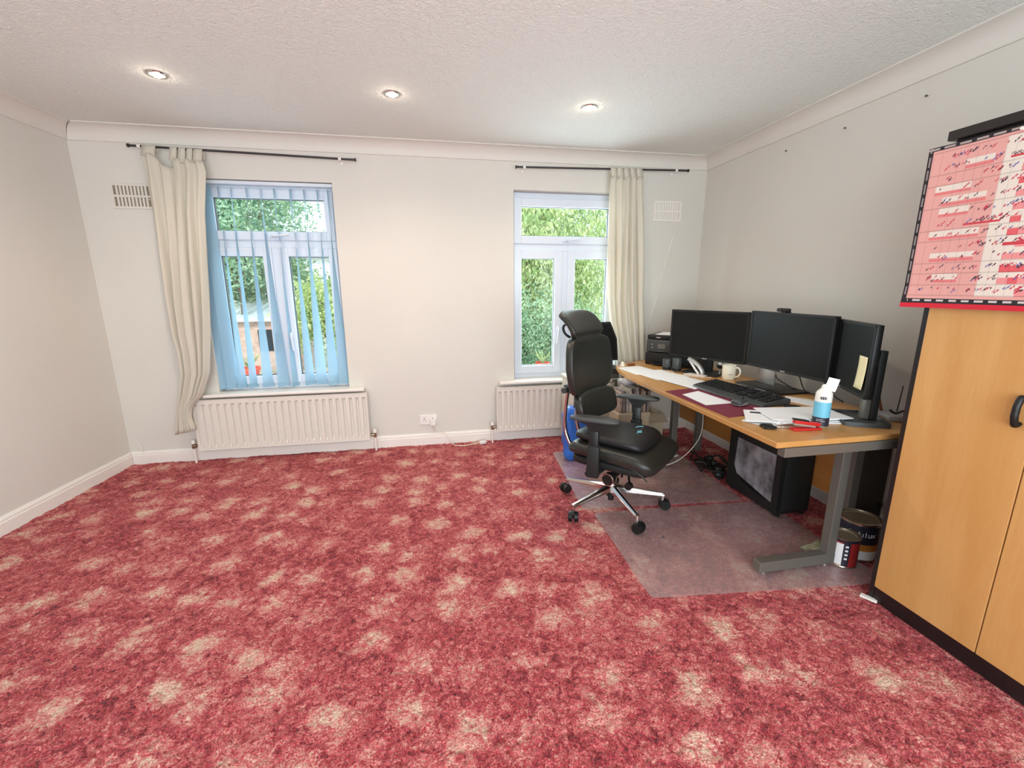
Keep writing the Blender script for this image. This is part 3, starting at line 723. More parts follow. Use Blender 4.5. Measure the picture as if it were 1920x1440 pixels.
# ------------------------------------------------------------ monitors
def monitor(name,label,cx,cy,cz,ang,w,h,tilt=0,bezel=.014):
    """screen centre; ang = world direction of the screen's left-to-right axis seen from the front"""
    t=thing('monitor',label,'monitor',(cx,cy,.73),ang)   # local +x along the screen, -y out of the front
    z=cz-.73; d=.028
    bm=bm_new(); box(bm,-w/2,w/2,0,d,z-h/2,z+h/2,.004); box(bm,-w*.32,w*.32,d-.002,d+.022,z-h*.3,z+h*.3,.01); hs=obj('housing',bm,'blackp',t,40)
    bm=bm_new(); b=bezel
    box(bm,-w/2,w/2,-.004,.001,z-h/2,z-h/2+b*1.2,.0015); box(bm,-w/2,w/2,-.004,.001,z+h/2-b,z+h/2,.0015)
    box(bm,-w/2,-w/2+b,-.004,.001,z-h/2,z+h/2,.0015); box(bm,w/2-b,w/2,-.004,.001,z-h/2,z+h/2,.0015); obj('bezel',bm,'blackm',t)
    bm=bm_new(); box(bm,-w/2+b*.9,w/2-b*.9,-.0012,.001,z-h/2+b*1.1,z+h/2-b*.9); obj('screen',bm,'screen',t)
    bm=bm_new(); box(bm,-.017,.017,-.0052,-.0035,z-h/2+.005,z-h/2+.0115,.0005); obj('maker_badge',bm,'silver',t)
    return t,z,d
def hinge_stand(t,z,d,h,m1,base=None):
    pass
# left
t,z,d=monitor('m','large black monitor farthest left on the desk, beside the printer',1.940,2.815,1.007,-1.055,.56,.350)
bm=bm_new(); box(bm,-.035,.035,d+.012,d+.05,.012,z+.04,.006); obj('stand_neck',bm,'blackm',t,40)
bm=bm_new(); box(bm,-.13,.13,-.075,.13,0,.014,.005); obj('stand_base',bm,'blackm',t,40)
# middle
t,z,d=monitor('m','large black monitor in the middle with a webcam on top',2.060,2.225,1.020,-1.538,.592,.352)
bm=bm_new(); box(bm,-.24,-.10,d+.014,d+.026,.01,.15,.004); box(bm,-.24,-.195,d+.012,d+.026,.10,z,.004); box(bm,-.145,-.10,d+.012,d+.026,.10,z,.004); obj('stand_neck',bm,'silver',t,40)
bm=bm_new(); box(bm,-.27,.09,-.10,.125,0,.012,.005); obj('stand_base',bm,'blackp',t,40)
# right
rt,z,d=monitor('m','black monitor farthest right, turned towards the chair, with a sticky note',2.056,1.847,1.012,-2.045,.56,.338)
bm=bm_new(); box(bm,.212,.246,.045,.075,.012,.335,.004); obj('stand_column',bm,'blackm',rt,40)
bm=bm_new(); box(bm,.205,.24,.012,.046,.012,.14,.006); obj('stand_neck',bm,'steel',rt,40)
bm=bm_new(); box(bm,.10,.335,-.085,.10,0,.011,.02); obj('stand_base',bm,'dark',rt,40)
bm=bm_new(); box(bm,.222,.245,.02,.05,z-.02,z+.02,.004); obj('vesa_arm',bm,'blackm',rt)
mr_=Matrix.Translation(rt.location)@Matrix.Rotation(-2.045,4,'Z')
# sticky note, curling off the right monitor's lower right corner
def sheet(name,label,cat,poly,z,th=.0006,m='paper',group=None,curl=None):
    cx=sum(p[0] for p in poly)/len(poly); cy=sum(p[1] for p in poly)/len(poly)
    bm=bm_new(); prism(bm,[(x-cx,y-cy) for x,y in poly],0,th)
    if curl:
        bmesh.ops.subdivide_edges(bm,edges=bm.edges[:],cuts=6,use_grid_fill=True)
        for v in bm.verts: v.co.z+=curl(v.co.x,v.co.y)
    o=obj(name,bm,m); o.location=(cx,cy,z); tag(o,label,cat,group); return o
bm=bm_new(); n=8; rows=[]
for j in range(n+1):
    v=j/n; rows.append([bm.verts.new((x+.003*math.sin(2*v), -.006-.008*v**2, -.150*v)) for x in (-.042,-.02,0,.02,.036)])
for a,b in zip(rows,rows[1:]):
    for i in range(4): bm.faces.new((a[i],a[i+1],b[i+1],b[i]))
o=obj('sticky_note',bm,'yellow',None,180,solid=.0008); o.location=mr_@Vector((.222,0,z+.022)); o.rotation_euler=(0,0,-2.045)
tag(o,'pale yellow note stuck low on the right monitor','sticky note')
# webcam
def webcam():
    t=thing('webcam','small black webcam clipped on top of the middle monitor','webcam',(2.058,2.27,1.197),-1.538)
    bm=bm_new(); box(bm,-.045,.045,-.018,.010,.004,.026,.010,seg=3); obj('camera_body',bm,'blackp',t,50)
    bm=bm_new(); cyl(bm,(-.005,-.018,.015),(-.005,-.022,.015),.008,seg=16); obj('lens',bm,'screen',t,40)
    bm=bm_new(); box(bm,-.016,.016,-.008,.034,-.001,.004,.001); box(bm,-.016,.016,.030,.036,-.03,.004,.001); obj('clip',bm,'blackp',t)
webcam()

# ------------------------------------------------------------ things on the desk
ZD=.7302
def printer():
    t=thing('printer','black inkjet printer with white paper on its lid in the far desk corner','printer',(1.97,3.24,ZD),R(-48))
    # local: x along the front, -y is the front
    bm=bm_new(); box(bm,-.20,.20,-.15,.15,0,.10,.008); obj('lower_body',bm,'blackp',t,40)
    bm=bm_new(); box(bm,-.20,.20,-.145,.15,.103,.205,.012); obj('upper_body',bm,'dark',t,40)
    bm=bm_new(); box(bm,-.195,.195,-.14,.148,.207,.240,.008); obj('scanner_lid',bm,'blackp',t,40)
    bm=bm_new(); m=Matrix.Translation((-.06,-.147,.155))@Matrix.Rotation(R(14),4,'X'); box(bm,-.13,.13,-.008,.004,-.04,.04,.004,None,2)
    for v in bm.verts: v.co=m@v.co
    obj('control_panel',bm,'dark',t,40)
    bm=bm_new(); m2=m@Matrix.Translation((-.01,-.0085,.002)); box(bm,-.03,.03,-.002,0,-.02,.02,.002,m2); obj('display',bm,'steel',t)
    bm=bm_new(); 
    for k in range(2): cyl(bm,m@Vector((-.085,-.008,.015-.028*k)),m@Vector((-.085,-.011,.015-.028*k)),.005,seg=12)
    obj('button',bm,'silver',t,40)
    bm=bm_new(); box(bm,-.12,-.085,-.1495,-.147,.218,.226,.0005); obj('maker_badge',bm,'silver',t)
    bm=bm_new(); box(bm,-.13,.13,-.20,-.14,.012,.020,.003); obj('paper_tray',bm,'blackp',t)
    o=thing('paper_sheets','sheets of white paper lying on top of the printer','paper',(1.97,3.24,ZD+.2405),R(-46))
    for k in range(3):
        bm=bm_new(); box(bm,-.15+.004*k,.15-.003*k,-.10,.11-.004*k,.0016*k,.0016*k+.0014); obj('sheet',bm,'cream' if k==0 else 'paper',o)
printer()
def speaker_(x,y,lab,h=.085):
    t=thing('pot',lab,'pen pot',(x,y,ZD)); bm=bm_new(); lathe(bm,[(.030,0),(.033,.004),(.033,h-.006),(.030,h),(.026,h),(.026,h*.5),(.0001,h*.5)]); obj('cup',bm,'dark',t,40)
    bm=bm_new(); lathe(bm,[(.0331,.01),(.0338,.012),(.0338,.022),(.0331,.024)]); obj('rim_band',bm,'blackp',t,40)
speaker_(1.765,3.015,'dark grey cylindrical pot below the left monitor, farther one')
speaker_(1.805,2.945,'dark grey cylindrical pot below the left monitor, nearer one',.10)
sheet('paper','white sheet at the far end of the row of papers on the desk','paper',[(1.43,3.17),(1.63,3.21),(1.68,2.93),(1.45,2.87)],ZD+.0002)
sheet('paper','white sheet in the middle of the row of papers on the desk','paper',[(1.46,2.97),(1.70,3.02),(1.77,2.72),(1.50,2.66)],ZD+.0012)
sheet('paper','white sheet overlapping the maroon pad at the near end of the row','paper',[(1.50,2.74),(1.73,2.77),(1.80,2.49),(1.58,2.36)],ZD+.0042)
sheet('desk_pad','maroon leatherette desk pad under the keyboard','desk pad',[(1.385,2.36),(1.70,2.42),(1.735,1.86),(1.40,1.80)],ZD+.0002,.003,'maroon')
sheet('paper','white sheet lying on the maroon pad before the keyboard','paper',[(1.435,2.26),(1.575,2.32),(1.60,2.03),(1.425,2.02)],ZD+.0035)
def keyboard():
    t=thing('keyboard','wide black curved keyboard lying across the desk','keyboard',(1.755,2.195,ZD+.0055),R(-82.5))
    # local x along the rows, -y towards the user
    bm=bm_new(); N=20; V=[]
    def edge(u): return -.105-.028*(1-u*u)      # front edge bows out
    for i in range(N+1):
        u=-1+2*i/N; x=.262*u; bx=x*(1-.0*abs(u))
        V.append([bm.verts.new((bx,edge(u),.0)),bm.verts.new((bx,edge(u)+.004,.009)),bm.verts.new((bx,-.075,.016)),bm.verts.new((bx,.095-.02*u*u,.030)),bm.verts.new((bx,.105-.02*u*u,.024)),bm.verts.new((bx,.105-.02*u*u,0))])
    for a,b in zip(V,V[1:]):
        for k in range(6): bm.faces.new((a[k],a[(k+1)%6],b[(k+1)%6],b[k]))
    bm.faces.new(V[0]); bm.faces.new(V[-1][::-1]); obj('keyboard_body',bm,'dark',t,35)
    bm=bm_new(); kw=.0192
    for r_ in range(6):
        y=-.062+.0215*r_+(.004 if r_==5 else 0); zz=.0172+.0030*r_
        for c_ in range(26):
            x=-.24+kw*c_
            if c_ in (14,18,22) : continue
            if r_==0 and 4<c_<9: 
                if c_==5: box(bm,x-.008,x+kw*3+.008,y-.008,y+.008,zz,zz+.006,.0015,None,1)
                continue
            if r_==2 and 14<c_<18: continue
            box(bm,x-.0082,x+.0082,y-.0085,y+.0085,zz,zz+.0065,.0015,None,1)
    k=obj('keys',bm,'blackp',t); k['kind']='stuff'; k['label']='block of small black keys'
    bm=bm_new()
    for x in (-.10,.03): box(bm,x,x+.07,.086,.091,.0325,.0345,.001)
    obj('media_strip',bm,'silver',t)
keyboard()
def mug():
    t=thing('mug','cream china mug standing behind the keyboard','mug',(1.985,2.60,ZD))
    bm=bm_new(); lathe(bm,[(.028,0),(.036,.002),(.041,.02),(.043,.05),(.044,.10),(.0415,.101),(.040,.05),(.036,.010),(.0001,.008)],seg=36); obj('cup',bm,'cream',t,60)
    bm=bm_new(); a=R(-62); c=Vector((math.cos(a),math.sin(a),0)); tube(bm,[c*.041+Vector((0,0,.085)),c*.062+Vector((0,0,.086)),c*.075+Vector((0,0,.062)),c*.066+Vector((0,0,.034)),c*.040+Vector((0,0,.022))],.0055,8,5); obj('handle',bm,'cream',t,60)
    bm=bm_new()
    for k in range(5):
        a=R(-128+k*7); cyl(bm,(.0425*math.cos(a),.0425*math.sin(a),.040),(.0437*math.cos(a),.0437*math.sin(a),.040),.0022,seg=6)
    obj('printed_mark',bm,'dark',t)
mug()
def mouse():
    t=thing('mouse','silver and grey computer mouse on the maroon pad','mouse',(1.60,1.985,ZD+.0033),R(-70))
    bm=bm_new(); pad(bm,.030,.048,.019,lambda p:(p.x*(1-.12*p.y/.05),p.y,p.z+.017-.004*(p.y/.05)),e1=.8,e2=.6); obj('mouse_body',bm,'dark',t,180)
    bm=bm_new(); pad(bm,.0315,.044,.010,lambda p:(p.x,p.y,p.z+.012),e1=.5,e2=.6); obj('side_shell',bm,'silver',t,180)
    bm=bm_new(); cyl(bm,(-.003,.022,.034),(.003,.022,.034),.007,seg=14); obj('scroll_wheel',bm,'blackp',t,40)
mouse()
# stack of printouts at the near end
def paper_stack():
    t=thing('paper_stack','thick fanned stack of white papers beside the spray can','paper',(1.75,1.73,ZD))
    for k,(rz,dx,dy,s) in enumerate(((-4,0,0,1),(2,.0,.005,1),(-10,-.07,-.02,.9),(6,.01,.0,1),(-2,.0,.01,.98))):
        m=Matrix.Translation((dx,dy,0))@Matrix.Rotation(R(rz),4,'Z'); bm=bm_new()
        pts=[(-.24*s,-.04),(.17*s,-.135),(.215*s,.04),(-.10*s,.155),(-.20*s,.13)] if k!=2 else [(-.255,-.045),(-.05,-.09),(.02,.10),(-.17,.14)]
        if k in(0,1,3,4): pts=[(-.22*s,-.075),(.155*s,-.115),(.20*s,.085),(-.17*s,.125)]
        prism(bm,pts,.0045*k,.0045*k+.0038)
        for v in bm.verts: v.co=m@v.co
        obj('sheaf',bm,'paper',t)
paper_stack()
sheet('paper','curled white sheet at the desk edge under the marker pen','paper',[(1.425,1.745),(1.60,1.86),(1.62,1.66),(1.47,1.645)],ZD+.0008)
def envelope():
    t=thing('envelope','opened white envelope lying between keyboard and paper stack','envelope',(1.985,1.985,ZD),R(-72))
    bm=bm_new(); box(bm,-.11,.11,-.05,.05,0,.004,.001); obj('envelope_body',bm,'paper',t)
    bm=bm_new(); prism(bm,[(-.11,.048),(.11,.048),(.03,.085),(-.03,.085)],.002,.003); obj('flap',bm,'cream',t)
envelope()
def spray_can():
    t=thing('spray_can','white and light blue spray can with dark foot on the desk corner','spray can',(1.722,1.612,ZD),R(0))
    r=.0325
    bm=bm_new(); lathe(bm,[(r-.002,0),(r,.003),(r,.006)]); obj('base_rim',bm,'silver',t,40)
    bm=bm_new(); lathe(bm,[(r+.0002,.006),(r+.0002,.045)]); obj('dark_band',bm,'tindark',t,40)
    bm=bm_new(); lathe(bm,[(r+.0002,.045),(r+.0002,.115)]); obj('blue_band',bm,'canblue',t,40)
    bm=bm_new(); lathe(bm,[(r,.115),(r,.148),(r-.003,.158),(r-.012,.168),(.017,.172),(.015,.175)]); obj('can_body',bm,'whitep',t,60)
    bm=bm_new(); lathe(bm,[(.015,.172),(.014,.184),(.009,.192),(.0001,.193)]); obj('cap',bm,'whitep',t,60)
    a=R(-136)
    m=Matrix.Rotation(a,4,'Z')
    bm=bm_new(); rows_=[]
    for k in range(11):
        th=(-.5+k*.1)*.026/r*1.0; hh=.0065*(1-.25*abs(k-5)/5)
        rows_.append([bm.verts.new(m@Vector(((r+.001)*math.cos(th),(r+.001)*math.sin(th),.1345+q))) for q in (-hh,hh)])
    for A_,B_ in zip(rows_,rows_[1:]): bm.faces.new((A_[0],B_[0],B_[1],A_[1]))
    obj('logo_plate',bm,'tindark',t)
    bm=bm_new()
    for k in range(4): 
        th=(-.012+.0075*k)/r; p=m@Vector(((r+.0016)*math.cos(th),(r+.0016)*math.sin(th),.1345)); ellip(bm,p,(.0016,.0016,.0028),8,6)
    obj('logo_lettering',bm,'whitep',t)
    bm=bm_new()
    for zz,n in ((.036,7),(.029,9),(.020,6)):
        for k in range(n):
            th=(-.5+k*.12); p=m@Vector(((r+.0004)*math.cos(th),(r+.0004)*math.sin(th),zz)); ellip(bm,p,(.0012,.0012,.0016),6,4)
    obj('small_print',bm,'paper',t)
    tg=sheet('tag','paper','white tag',[(0,0),(1,0),(1,1)],0) if False else None
    bm=bm_new(); mm=Matrix.Translation((.012,-.012,.165))@Matrix.Rotation(R(-30),4,'Z')@Matrix.Rotation(R(12),4,'Y'); box(bm,-.022,.022,-.001,.001,0,.058,.0006,mm); obj('folded_leaflet',bm,'paper',t)
spray_can()
def stapler():
    t=thing('stapler','red stapler with black top at the desk corner','stapler',(1.612,1.575,ZD),R(-5))
    bm=bm_new(); box(bm,-.066,.066,-.017,.017,0,.010,.003); obj('base_plate',bm,'red',t,40)
    bm=bm_new(); m=Matrix.Translation((.062,0,.014))@Matrix.Rotation(R(9),4,'Y'); box(bm,-.125,.0,-.011,.011,0,.016,.004,m); obj('upper_arm',bm,'red',t,40)
    bm=bm_new(); box(bm,-.13,-.06,-.012,.012,.014,.021,.003,m); obj('grip',bm,'blackp',t,40)
    bm=bm_new(); box(bm,-.122,-.02,-.008,.008,-.008,.002,.001,m); obj('staple_magazine',bm,'silver',t)
stapler()
def scissors():
    t=thing('scissors','black-handled scissors lying at the desk edge','scissors',(1.51,1.62,ZD+.001),R(-14))
    for s in (-1,1):
        bm=bm_new(); c=(-.035,s*.014); pts=[(c[0]+.026*math.cos(a)-.006,c[1]*1.0+.014*math.sin(a),.006) for a in [2*PI*k/16 for k in range(17)]]
        tube(bm,pts,.005,8,1,False); obj('handle',bm,'blackp',t,60)
        bm=bm_new(); prism(bm,[(-.01,s*.012),(.02,s*.002),(.11,-s*.003),(.12,-s*.005),(.03,-s*.008),(-.008,s*.004)],.002+.002*(s>0),.004+.002*(s>0)); obj('blade',bm,'silver',t)
    bm=bm_new(); cyl(bm,(.022,-.001,.001),(.022,-.001,.009),.004,seg=12); obj('rivet',bm,'silver',t,40)
scissors()
def marker(x,y,rz,lab,c1,c2,z=ZD+.0035):
    t=thing('marker_pen',lab,'pen',(x,y,z+.0075),rz)
    bm=bm_new(); cyl(bm,(-.06,0,0),(.008,0,0),.0072,seg=14); obj('pen_cap',bm,c1,t,40)
    bm=bm_new(); cyl(bm,(.008,0,0),(.066,0,0),.0068,seg=14); obj('barrel',bm,c2,t,40)
marker(1.585,1.795,R(-28),'marker pen with beige barrel and dark cap at the edge of the maroon pad','blackp','card')
def phone(x,y,rz,lab,l=.075,w=.03):
    t=thing('small_gadget',lab,'gadget',(x,y,ZD),rz); bm=bm_new(); box(bm,-l/2,l/2,-w/2,w/2,0,.012,.004); obj('casing',bm,'blackp',t,40)
    bm=bm_new(); box(bm,-l*.3,l*.2,-w*.3,w*.3,.0119,.0125,.001); obj('display',bm,'screen',t)
phone(1.845,1.90,R(-40),'small flat black gadget right of the keyboard')
phone(2.005,1.775,R(-15),'small black gadget half hidden behind the spray can',.09,.035)
def device_stand():
    t=thing('desk_stapler','open white and grey long stapler standing under the left monitor','stapler',(1.86,2.775,ZD),R(-50))
    bm=bm_new(); prism(bm,[(-.08,-.03),(.06,-.035),(.075,.02),(-.05,.03)],0,.008); obj('base_plate',bm,'trim',t)
    bm=bm_new(); tube(bm,[(-.065,0,.115),(-.03,0,.10),(.01,0,.07),(.035,0,.035),(.04,0,.008)],.009,8,5,rx=1.8); obj('arm',bm,'silver',t,60)
    bm=bm_new(); tube(bm,[(-.06,0,.108),(-.035,0,.075),(-.01,0,.04),(.015,0,.010)],.005,8,5,rx=1.6); obj('lower_jaw',bm,'whitep',t,60)
device_stand()
def ball_cam():
    t=thing('desk_camera','small silver and black ball camera on a stem below the left monitor','camera',(2.005,2.72,ZD))
    bm=bm_new(); lathe(bm,[(.026,0),(.026,.005),(.008,.009),(.006,.03),(.010,.05)]); obj('stem',bm,'silver',t,40)
    bm=bm_new(); ellip(bm,(0,0,.075),(.026,.026,.024)); obj('ball',bm,'blackp',t,180)
    bm=bm_new(); ellip(bm,(-.003,-.006,.086),(.022,.022,.016)); obj('cap',bm,'silver',t,180)
ball_cam()
def router():
    t=thing('router','grey router with one thin upright aerial on the near back corner of the desk','router',(2.15,1.63,ZD),R(-117))
    bm=bm_new(); box(bm,-.055,.055,-.045,.045,0,.026,.006); obj('casing',bm,'cellotape',t,40)
    bm=bm_new(); cyl(bm,(-.045,.030,.024),(-.040,.034,.155),.0032,.0025,10); obj('aerial',bm,'dark',t,40)
    bm=bm_new()
    for k in range(4): box(bm,-.0565,-.0545,-.05+.025*k,-.045+.025*k,.012,.016)
    obj('indicator',bm,'whitep',t)
router()
bm=bm_new(); tube(bm,[(0,0,0),(-.066,.004,.168)],.0065,10,1,False,rx=.5)
o=obj('wooden_stick',bm,'stick',None,60); o.location=(2.183,1.715,.738); tag(o,'brown wooden stick leaning behind the right monitor','stick')
bm=bm_new(); tube(bm,[(0,0,0),(-.10,.06,0),(-.17,.18,.001),(-.14,.26,0),(-.20,.34,0)],.0025,6,6)
o=obj('phone_cable',bm,'whitecable',None,60); o.location=(1.90,2.66,ZD+.003); tag(o,'pale flex curling on the desk under the left monitor','cable')
# ------------------------------------------------------------ cables behind monitors and under the desk
def cable(lab,pts,r=.0035,m='blackcable',n=7):
    c=Vector(pts[0]); bm=bm_new(); tube(bm,[Vector(p)-c for p in pts],r,7,n); o=obj('cable',bm,m,None,60); o.location=c; tag(o,lab,'cable'); return o
cable('black cable looping below the middle monitor near its silver stand',[(2.13,2.50,.90),(2.14,2.44,.83),(2.12,2.35,.82),(2.10,2.30,.79),(2.15,2.22,.745),(2.17,2.12,.737)],.0035)
cable('black cable hanging from the middle of the middle monitor',[(2.12,2.20,.90),(2.14,2.18,.82),(2.15,2.14,.75),(2.18,2.08,.737)],.0035)
cable('black cable hanging behind the right end of the middle monitor',[(2.11,2.06,.90),(2.14,2.02,.83),(2.17,1.97,.76),(2.18,1.92,.737)],.0035)
cable('thick black cable arching down over the rear desk corner by the wardrobe',[(2.03,1.56,.80),(2.06,1.555,.785),(2.13,1.56,.79),(2.19,1.52,.745),(2.235,1.50,.62),(2.25,1.50,.45),(2.26,1.52,.2)],.005)
cable('black cable drooping along the wall behind the near desk leg',[(2.40,2.02,.17),(2.405,1.95,.13),(2.40,1.86,.135),(2.38,1.78,.18),(2.30,1.74,.24)],.006)
cable('pale twisted cable hanging under the far half of the desk',[(1.98,2.95,.66),(2.0,2.9,.5),(2.02,2.88,.36),(1.98,2.85,.22),(1.86,2.83,.10),(1.72,2.82,.04),(1.58,2.86,.022)],.0032,'whitecable')
cable('pale cable lying over the edge of the far floor mat',[(1.50,2.78,.022),(1.62,2.87,.024),(1.78,2.97,.024),(1.92,3.02,.02)],.005,'whitecable')
cable('pale cable loop beside the far armrest',[(1.62,3.18,.60),(1.55,3.14,.45),(1.45,3.12,.38),(1.40,3.14,.42),(1.50,3.20,.28)],.004,'whitecable')
cable('black cable bundle looping left of the computer tower, upper strand',[(2.16,2.50,.30),(2.18,2.56,.31),(2.20,2.64,.26),(2.19,2.62,.16),(2.15,2.56,.08)],.005)
cable('black cable bundle looping left of the computer tower, lower strand',[(2.14,2.50,.26),(2.17,2.57,.26),(2.18,2.60,.18),(2.14,2.58,.06)],.005)
cable('black cable running from the wall to the tower bundle',[(2.40,3.0,.16),(2.34,2.85,.22),(2.25,2.72,.24),(2.20,2.64,.25)],.005)
rr=random.Random(3)
for k in range(7):
    x0,y0=1.98+rr.uniform(-.06,.1),2.62+rr.uniform(-.02,.25)
    pts=[(x0+rr.uniform(-.11,.11),y0+rr.uniform(-.13,.16),.022+rr.uniform(0,.045)) for _ in range(6)]
    cable('black cable in the tangle on the floor left of the computer tower',pts,.006)['group']='tangled cables under the desk'
def power_strip():
    t=thing('power_strip','black power strip on the floor among the cables under the desk','power strip',(2.03,2.72,.018),R(70))
    bm=bm_new(); box(bm,-.17,.17,-.028,.028,0,.04,.006); obj('casing',bm,'blackp',t,40)
    for k in range(3):
        bm=bm_new(); box(bm,-.13+.10*k,-.08+.10*k,-.02,.02,.039,.07,.006); obj('plug',bm,'blackm',t,40)
power_strip()

# ------------------------------------------------------------ computer tower
def tower():
    t=thing('computer_tower','black desktop computer tower with a clear side window under the desk','computer',(1.945,2.02,.0165))
    W_,L_,H_=.225,.445,.435
    bm=bm_new(); x1=W_;
    box(bm,.012,x1,0,L_,.02,H_,.006); obj('case',bm,'blackp',t,40)
    # glossy side panel facing the room (−x) with bevelled window opening
    bm=bm_new(); win=[(.055,.10),(.055,.345),(.385,.375),(.39,.165),(.36,.115),(.30,.085)]
    win=[(.045,.075),(.045,.375),(.375,.375),(.385,.18),(.355,.13)]
    outer=[(0,.02),(0,H_),(L_,H_),(L_,.02)]
    box(bm,0,.012,0,.045,.02,H_,.002); box(bm,0,.012,.385,L_,.02,H_,.002); box(bm,0,.012,.043,.387,.375,H_,.002); box(bm,0,.012,.043,.387,.02,.078,.002)
    prism(bm,[(.387,.076),(.387,.185),(.355,.13),(.30,.10),(.20,.085),(.10,.077)],0,.012,lambda c:(c.z,c.x,c.y)); obj('side_panel',bm,'blackp',t)
    M['pcwin']=mat('acrylic_with_reflections',(.20,.19,.21),.15,spec=.9,var=.75,vscale=9)  # lighter blotches in the colour are painted-in reflections
    bm=bm_new(); prism(bm,win,.004,.007,lambda c:(c.z,c.x,c.y)); obj('side_window',bm,'pcwin',t)
    bm=bm_new(); box(bm,.0035,.0045,.12,.19,.28,.34,.0005); box(bm,.003,.0045,.25,.36,.10,.17,.0005); obj('inner_fitting',bm,'silver',t) if False else bm.free()
    bm=bm_new()
    for y in (.03,L_-.04):
        for x in (.03,W_-.03): box(bm,x-.015,x+.015,y-.02,y+.02,0,.02,.003)
    obj('feet',bm,'blackm',t)
    bm=bm_new(); box(bm,.03,W_-.02,-.008,.002,.04,H_-.02,.005); obj('front_fascia',bm,'blackm',t,40)
tower()

# ------------------------------------------------------------ paint tins and scraps
def tin(x,y,r,h,lab,bands,rz=0,txt=None):
    t=thing('paint_tin',lab,'paint tin',(x,y,.016),rz)
    bm=bm_new(); lathe(bm,[(r-.003,0),(r+.001,.002),(r+.001,.006),(r,.008)],seg=40); obj('bottom_rim',bm,'tin',t,40)
    for nm,m,a,b in bands:
        bm=bm_new(); lathe(bm,[(r,a),(r,b)],seg=40,cap=False); obj(nm,bm,m,t,40)
    bm=bm_new(); lathe(bm,[(r,h-.006),(r+.003,h-.004),(r+.0035,h),(r-.001,h+.002),(r-.005,h-.001),(r-.006,h-.006)],seg=40,cap=False); obj('top_rim',bm,'tin',t,40)
    bm=bm_new(); lathe(bm,[(r-.006,h-.006),(r-.012,h-.003),(r-.016,h-.008),(.0001,h-.008)],seg=40,cap=False); obj('lid',bm,'lid',t,40)
    return t
def patch(t,nm,m,r,a0,a1,z0,z1):
    bm=bm_new(); n=10; A=[];B=[];C2=[];D2=[]
    for k in range(n+1):
        a=a0+(a1-a0)*k/n
        A.append(bm.verts.new((r*math.cos(a),r*math.sin(a),z0)));B.append(bm.verts.new((r*math.cos(a),r*math.sin(a),z1)))
    for k in range(n): bm.faces.new((A[k],A[k+1],B[k+1],B[k]))
    return obj(nm,bm,m,t,180)
r1=.063
t=tin(1.954,1.600,r1,.150,'red and white paint tin with bare metal rim by the desk leg',[('red_label','tinred',.008,.132),('tin_wall','tindark',.132,.144)])
patch(t,'white_label_panel','paper',r1+.0006,R(178),R(222),.012,.125); patch(t,'black_label_strip','tindark',r1+.0007,R(222),R(247),.010,.135)
for k in range(4): patch(t,'label_print','paper',r1+.0012,R(229),R(240),.045+.021*k,.045+.021*k+.010)
r2=.085
t2=tin(2.092,1.650,r2,.20,'larger dark paint tin with dulux lettering beside the wardrobe' .replace('dulux ','white '),[('white_band','paper',.008,.055),('orange_band','orange',.055,.090),('dark_label','tindark',.090,.185),('tin_wall','tin',.185,.194)])
for i,ch in enumerate('dulux'):
    a=R(-120)+ (i-2.0)*.20
    m=Matrix.Rotation(a,4,'Z')@Matrix.Translation((r2+.0012,0,.142))@Matrix.Rotation(R(90),4,'Z')@Matrix.Rotation(R(90),4,'X')
    text_obj('label_letter',ch,.038,'paper',t2,m)
bm=bm_new(); tube(bm,[(2.092+.09*math.cos(a),1.650+.09*math.sin(a),.15+.04*math.sin(a*2)) for a in [R(100+20*k) for k in range(6)]],.002,6,4); 
obj('wire_handle',bm,'tin',None,60).parent=t2
bpy.data.objects['wire_handle'].matrix_parent_inverse=Matrix.Translation((-2.092,-1.650,-.016))
sc=sheet('paper_scrap','crumpled pale green and yellow paper scrap behind the desk foot','paper scrap',[(1.845,1.735),(2.00,1.775),(1.955,1.67),(1.85,1.675)],.018,.001,'sticky' if 'sticky' in M else 'yellow',curl=lambda x,y:.006*math.sin(60*x)*math.cos(50*y))
M['scrap']=mat('scrap_print',(.55,.62,.42),.6,var=.4,vscale=22); sc.data.materials[0]=M['scrap']
# dark board standing at the back between desk and wardrobe
bm=bm_new(); box(bm,-.14,.14,-.008,.008,0,.68,.002); o=obj('leaning_board',bm,mat('dark_board',(.045,.035,.025),.5)); o.location=(2.265,1.805,.012); tag(o,'dark brown board standing behind the rear desk post','board')
# white sheet bottle-ish wedge at wardrobe foot
bm=bm_new(); box(bm,-.03,.03,-.012,.012,0,.010,.002); o=obj('wedge',bm,'trim'); o.location=(1.835,1.352,.012); o.rotation_euler=(0,R(0),R(-60)); tag(o,'small white wedge under the wardrobe corner','wedge')
bm=bm_new(); ellip(bm,(0,0,0),(.010,.005,.003),8,6); o=obj('fluff',bm,'dark'); o.location=(1.20,1.96,.018); tag(o,'tiny dark scrap lying on the near floor mat','scrap')

